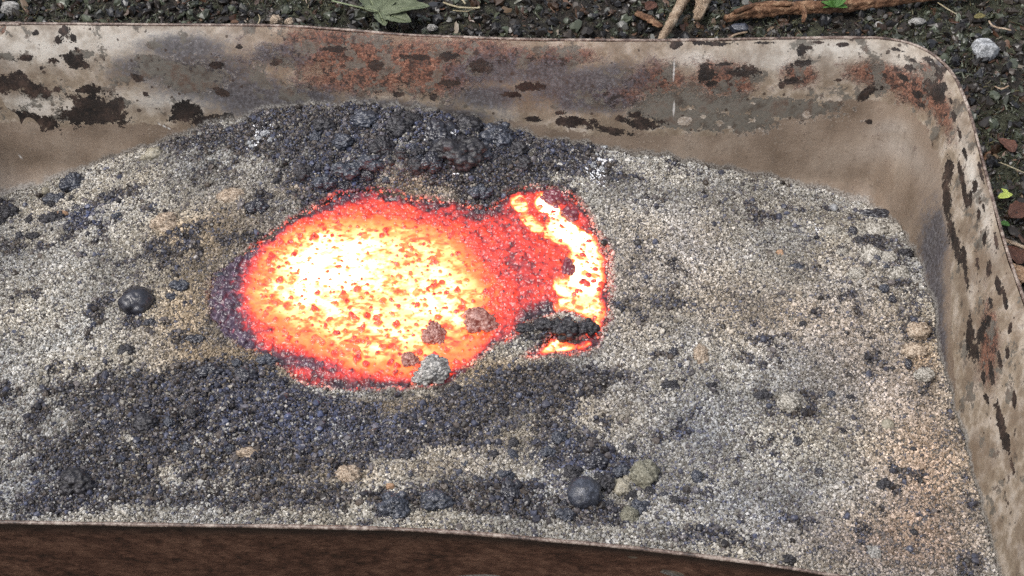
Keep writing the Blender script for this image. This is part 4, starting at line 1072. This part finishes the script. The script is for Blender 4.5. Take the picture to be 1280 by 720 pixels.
# ------------------------------------------------------------------ litter on the ground
def tube_mesh(name, pts, rad, sides=10, rough=0.0, seed=0, flat=1.0):
    pts = np.array(pts, float); r = np.random.default_rng(seed); n = len(pts); V = []; Fs = []
    T = np.gradient(pts, axis=0); T /= np.linalg.norm(T, axis=1)[:, None]
    ph = r.random(sides)
    for i in range(n):
        a = np.cross(T[i], [0, 0, 1.0]); a /= np.linalg.norm(a) + 1e-9; b = np.cross(a, T[i])
        for k in range(sides):
            t = 2 * math.pi * k / sides
            rr = rad[i] * (1 + rough * (ph[k] - .5) * 1.6 + rough * (r.random() - .5))
            V.append(pts[i] + a * math.cos(t) * rr + b * math.sin(t) * rr * flat)
    for i in range(n - 1):
        for k in range(sides):
            Fs.append((i * sides + k, i * sides + (k + 1) % sides, (i + 1) * sides + (k + 1) % sides, (i + 1) * sides + k))
    V.append(pts[0]); V.append(pts[-1]); c0, c1 = len(V) - 2, len(V) - 1
    for k in range(sides):
        Fs.append((c0, (k + 1) % sides, k, k)); Fs.append((c1, (n - 1) * sides + k, (n - 1) * sides + (k + 1) % sides, (n - 1) * sides + (k + 1) % sides))
    me = bpy.data.meshes.new(name)
    me.from_pydata([tuple(v) for v in V], [], [tuple(dict.fromkeys(f)) for f in Fs]); me.polygons.foreach_set('use_smooth', [True] * len(me.polygons)); me.update()
    return me
def gpt(px, py, lift=.004):
    p = at(px, py, GZ)
    for _ in range(4): p = at(px, py, float(ground_h(np.array([p[0]]), np.array([p[1]]))[0]) + lift)
    return p
def wood_material(name, a, b, c, rough=.7):
    t = NT(name); co = t.coord()
    n1 = t.noise(co, 120, 5, .7); n2 = t.noise(co, 600, 4, .7)
    col = t.ramp(t.math('ADD', t.math('MULTIPLY', n1, .6), t.math('MULTIPLY', n2, .4)), [(.36, a), (.5, b), (.64, c)])
    return t.out(col, rough, t.bump(t.math('ADD', n1, n2), .0012, 1.0), spec=.3)
BARK = wood_material('rotten_bark', (.03, .015, .008), (.15, .075, .04), (.36, .23, .14))
BLEACH = wood_material('bleached_wood', (.10, .065, .04), (.34, .25, .17), (.55, .45, .34))
STRAW = wood_material('dry_straw', (.20, .16, .09), (.36, .31, .20), (.5, .45, .32))
def stick(name, pxs, wpx, mat, label, cat, sides=10, rough=.35, lift=.006, n=8, flat=.8, seed=1, parent=None):
    ctrl_ = [gpt(x, y, lift) if not isinstance(lift, (list, tuple)) else gpt(x, y, lift[i]) for i, (x, y) in enumerate(pxs)]
    P = catmull(ctrl_, n); o0 = P[len(P) // 2].copy()
    m = px_m(pxs[0][0], pxs[0][1], GZ)
    ws = np.interp(np.linspace(0, 1, len(P)), np.linspace(0, 1, len(wpx)), wpx) * m / 2
    o = link(name, tube_mesh(name, P - o0, ws, sides, rough, seed, flat), parent, mat); o.location = o0
    if label: tag(o, label, cat)
    return o
st = stick('wooden_stick', [(862, -14), (848, 12), (836, 34), (826, 50)], [13, 12, 10, 8], BLEACH, 'pale bleached stick leaning towards the back rim of the tray', 'stick', lift=[.012, .012, .012, .014])
stick('wood_splinter', [(882, -8), (878, 6), (872, 24)], [20, 15, 7], BLEACH, 'short bleached splinter of wood right of the pale stick', 'wood', lift=.01, rough=.6, seed=4)
br = empty('fallen_branch', tuple(gpt(1030, 8, .0))); tag(br, 'rotten brown branch lying behind the tray', 'branch')
def br_part(nm, pxs, wp, lift=.01, rough=.5, seed=2):
    o = stick(nm, pxs, wp, BARK, None, None, sides=14, rough=rough, lift=lift, seed=seed); o.parent = br; o.location = Vector(o.location) - Vector(br.location)
    return o
br_part('stem', [(906, 24), (935, 16), (975, 12), (1020, 9), (1060, 6), (1100, 2), (1160, -4), (1230, -12)], [8, 15, 17, 16, 17, 15, 13, 11])
br_part('twig', [(1002, 8), (1006, 18), (1004, 28)], [9, 7, 4], .012)
br_part('twig', [(918, 14), (950, 5), (990, 4)], [5, 7, 6], .014, seed=5)
stick('bark_chip', [(795, 16), (812, 24), (826, 34)], [10, 12, 7], BARK, 'reddish brown bark chip left of the pale stick', 'bark', rough=.5, flat=.4, seed=7)
stick('straw', [(554, 3), (574, 9), (600, 10)], [2.6, 2.8, 2.2], STRAW, 'curved pale straw right of the green leaf, front one', 'straw', 6, .1, .008)
stick('straw', [(566, 13), (584, 14), (600, 8)], [1.8, 2, 1.6], STRAW, 'thin straw crossing below the curved pale one', 'straw', 6, .1, .006)
stick('straw', [(574, -6), (582, 5)], [3, 2.4], STRAW, 'short yellowish straw at the top edge right of the leaf', 'straw', 6, .1, .009)
stick('twig', [(909, 49), (920, 43), (934, 40)], [3, 3.5, 3], BLEACH, 'small grey twig touching the back rim below the branch', 'twig', 6, .2, .012)
stick('twig', [(1240, 292), (1256, 300), (1272, 306), (1300, 318)], [3, 5, 5, 5], BLEACH, 'grey twig on the ground right of the tray', 'twig', 7, .2, .008)
stick('straw', [(1172, 3), (1184, 11), (1196, 18)], [2, 2.2, 1.5], STRAW, 'thin straw on moss above the rounded tray corner', 'straw', 6, .1, .008)
stick('straw', [(1236, 26), (1242, 33), (1256, 36), (1264, 38)], [2.5, 3, 3, 2], BLEACH, 'pale curled stalk above the white stone', 'straw', 6, .1, .008)
stick('straw', [(1244, 108), (1252, 111), (1261, 107)], [2, 3, 2], BLEACH, 'short pale stalk below the white stone', 'straw', 6, .1, .008)
stick('straw', [(1250, 203), (1262, 208), (1280, 216)], [1.6, 2, 1.5], STRAW, 'thin grey stalk right of the tray above the yellow leaf', 'straw', 6, .1, .008)
stick('straw', [(322, 31), (325, 24), (323, 18)], [2, 1.8, 1], STRAW, 'tiny upright straw against the back rim at the left', 'straw', 6, .1, .01)
place('stone', 1230, 67, 36, 30, 'rock', 'stone', 'whitish angular stone on moss beyond the rounded tray corner', 'stone', .3, seed=1, z0=GZ + .004)
place('stone', 1146, 29, 24, 11, 'rock', 'grey', 'flat grey stone between the branch and the tray corner', 'stone', .35, seed=3, z0=GZ + .006)
place('stone', 14, 12, 30, 16, 'rock', 'grey', 'grey stone at the top left corner of the picture', 'stone', .35, seed=4, z0=GZ + .006)
place('stone', 925, 36, 30, 13, 'rock', 'blue', 'dark bluish stone under the left end of the branch', 'stone', .4, seed=0, z0=GZ + .006)
place('stone', 1098, 33, 9, 9, 'ball', 'grey', 'small round grey pebble under the branch', 'stone', .3, z0=GZ + .006)
place('stone', 442, 16, 22, 6, 'rock', 'grey', 'thin grey stone sliver under the stem of the green leaf', 'stone', .3, z0=GZ + .006)
place('stone', 1272, 345, 24, 26, 'cake', 'orange', 'rusty orange clod at the right edge outside the tray', 'stone', .3, z0=GZ + .006)
place('stone', 240, 8, 20, 12, 'rock', 'grey', 'small dull stone in the soil at the top left', 'stone', .4, seed=2, z0=GZ + .006)
place('stone', 540, 36, 16, 9, 'rock', 'grey', 'small grey stone by the rim right of the green leaf', 'stone', .3, seed=1, z0=GZ + .008)
place('stone', 345, 27, 14, 12, 'clod', 'tan', 'small tan clod by the back rim above the rusty patch', 'stone', .3, z0=GZ + .02)
place('stone', 362, 28, 11, 9, 'clod', 'tan', 'smaller tan clod right beside the one above the rusty patch', 'stone', .3, z0=GZ + .02)

# leaves
def leaf_material(name, a, b, vein):
    t = NT(name); co = t.coord(); n1 = t.noise(co, 110, 4, .6); n2 = t.noise(co, 900, 3, .7)
    c = t.ramp(t.math('ADD', t.math('MULTIPLY', n1, .7), t.math('MULTIPLY', n2, .3)), [(.35, a), (.65, b)])
    t.out(c, .5, t.bump(t.math('ADD', n1, n2), .0008, .8), spec=.4)
    return t.m
GREEN = leaf_material('dull_green_leaf', (.07, .085, .045), (.18, .21, .13), None)
VEIN = leaf_material('leaf_vein', (.16, .19, .10), (.26, .30, .18), None)
FRESH = leaf_material('fresh_green', (.03, .09, .015), (.09, .21, .04), None)
YEL = leaf_material('yellow_green', (.40, .48, .08), (.60, .68, .20), None)
BROWN = leaf_material('brown_leaf', (.05, .022, .014), (.16, .07, .045), None)
def lobe_mesh(name, L, Wd, teeth=5, seed=0, curl=.25):
    """one leaf lobe with a toothed edge, folded along its midrib; root at the origin, tip on +Y"""
    r = np.random.default_rng(seed); n = 22; V = []; Fs = []; M = 5
    for i in range(n):
        t = i / (n - 1)
        w_ = Wd * (math.sin(math.pi * min(t * .93 + .07, 1)) ** .75) * (1 + .22 * ((t * teeth) % 1 - .5)) * (1 if t < .98 else .05)
        z = -curl * L * t * t + .012 * L * math.sin(t * 9 + seed)
        for k in range(-M, M + 1):
            u = k / M
            V.append((u * w_ / 2, t * L - .1 * L * abs(u) * 0, z + .28 * abs(u) * w_ / 2 - .05 * w_ * math.cos(u * 9)))
    c = 2 * M + 1
    for i in range(n - 1):
        for k in range(c - 1): Fs.append((i * c + k, i * c + k + 1, (i + 1) * c + k + 1, (i + 1) * c + k))
    me = bpy.data.meshes.new(name); me.from_pydata(V, [], Fs)
    me.polygons.foreach_set('use_smooth', [True] * len(Fs)); me.update()
    bm = bmesh.new(); bm.from_mesh(me)
    g = bmesh.ops.solidify(bm, geom=bm.faces[:], thickness=.00018); bm.to_mesh(me); bm.free()
    return me
lf0 = gpt(474, 20, .016)
lf = empty('green_leaf', tuple(lf0)); tag(lf, 'lobed dull green leaf with a long stem lying behind the back rim', 'leaf')
m = px_m(480, 20, GZ)
for k, (ang, Ln, Wd) in enumerate([(24, 40, 26), (-18, 46, 24), (-52, 44, 22), (-78, 50, 24), (-112, 34, 22), (-160, 20, 16), (70, 16, 12)]):
    # 0 deg points away from the camera, negative angles turn right
    me = lobe_mesh('leaf_lobe', Ln * m * 1.25, Wd * m * 1.15, 5, k, .10 + .05 * (k % 3))
    o = link('lobe', me, lf, GREEN); o.rotation_euler = (R(8), R((-1) ** k * 6), R(ang)); o.location = (0, 0, .0006 * k)
    vp = [(0, t * Ln * m * 1.15, -(.10 + .05 * (k % 3)) * Ln * m * 1.25 * t * t + .0004) for t in np.linspace(0, 1, 8)]
    v = link('vein', tube_mesh('vein', vp, np.linspace(.0006, .0002, 8), 5), o, VEIN)
sp = stick('stem', [(474, 20), (460, 12), (440, 7), (415, 1)], [3.5, 3, 2.6, 2.4], VEIN, None, None, 6, .05, .014)
sp.parent = lf; sp.location = Vector(sp.location) - Vector(lf.location)
# fern-like sprig on the branch
s0 = gpt(1044, 10, .014)
sg = empty('green_sprig', tuple(s0)); tag(sg, 'bright green feathery sprig growing beside the brown branch', 'plant')
rr = random.Random(4)
for k in range(11):
    a = -100 + k * 20
    L0 = 17 * m * rr.uniform(.8, 1.15)
    o = link('leaflet', lobe_mesh('leaflet', L0, L0 * .42, 4, k, .1), sg, FRESH)
    o.rotation_euler = (R(rr.uniform(5, 50)), R(rr.uniform(-20, 20)), R(a)); o.location = (0, 0, .001)
def small_leaf(px, py, L0, Wd, ang, mat, label, lift=.006, seed=0, tilt=10):
    p = gpt(px, py, lift)
    o = link('leaf', lobe_mesh('leaf', L0 * m, Wd * m, 3, seed, .25), None, mat); o.location = p; o.rotation_euler = (R(tilt), R(10), R(ang))
    tag(o, label, 'leaf'); return o
small_leaf(1248, 247, 18, 8, -70, YEL, 'small bright yellow-green leaf on the soil right of the tray', seed=1)
small_leaf(1260, 244, 12, 6, 20, YEL, 'tiny yellow-green leaf tip behind the bright yellow one', seed=2)
small_leaf(1262, 282, 12, 9, 70, FRESH, 'small green leaf by the grey twig right of the tray', seed=3)
small_leaf(1266, 190, 26, 20, 20, BROWN, 'reddish brown curled leaf right of the tray above the thin stalk', seed=4)
small_leaf(1262, 270, 30, 22, -60, BROWN, 'dark brown leaf right of the tray below the yellow leaf', seed=5)
small_leaf(1274, 330, 28, 22, 10, BROWN, 'brown leaf behind the rusty clod at the right edge', seed=6)
small_leaf(808, 12, 20, 14, -40, BROWN, 'brown leaf scrap behind the bark chip', seed=7)
small_leaf(1218, 22, 16, 8, -70, leaf_material('yellowing_leaf', (.10, .09, .03), (.24, .20, .08), None), 'yellowing narrow leaf on the moss above the white stone', seed=8)
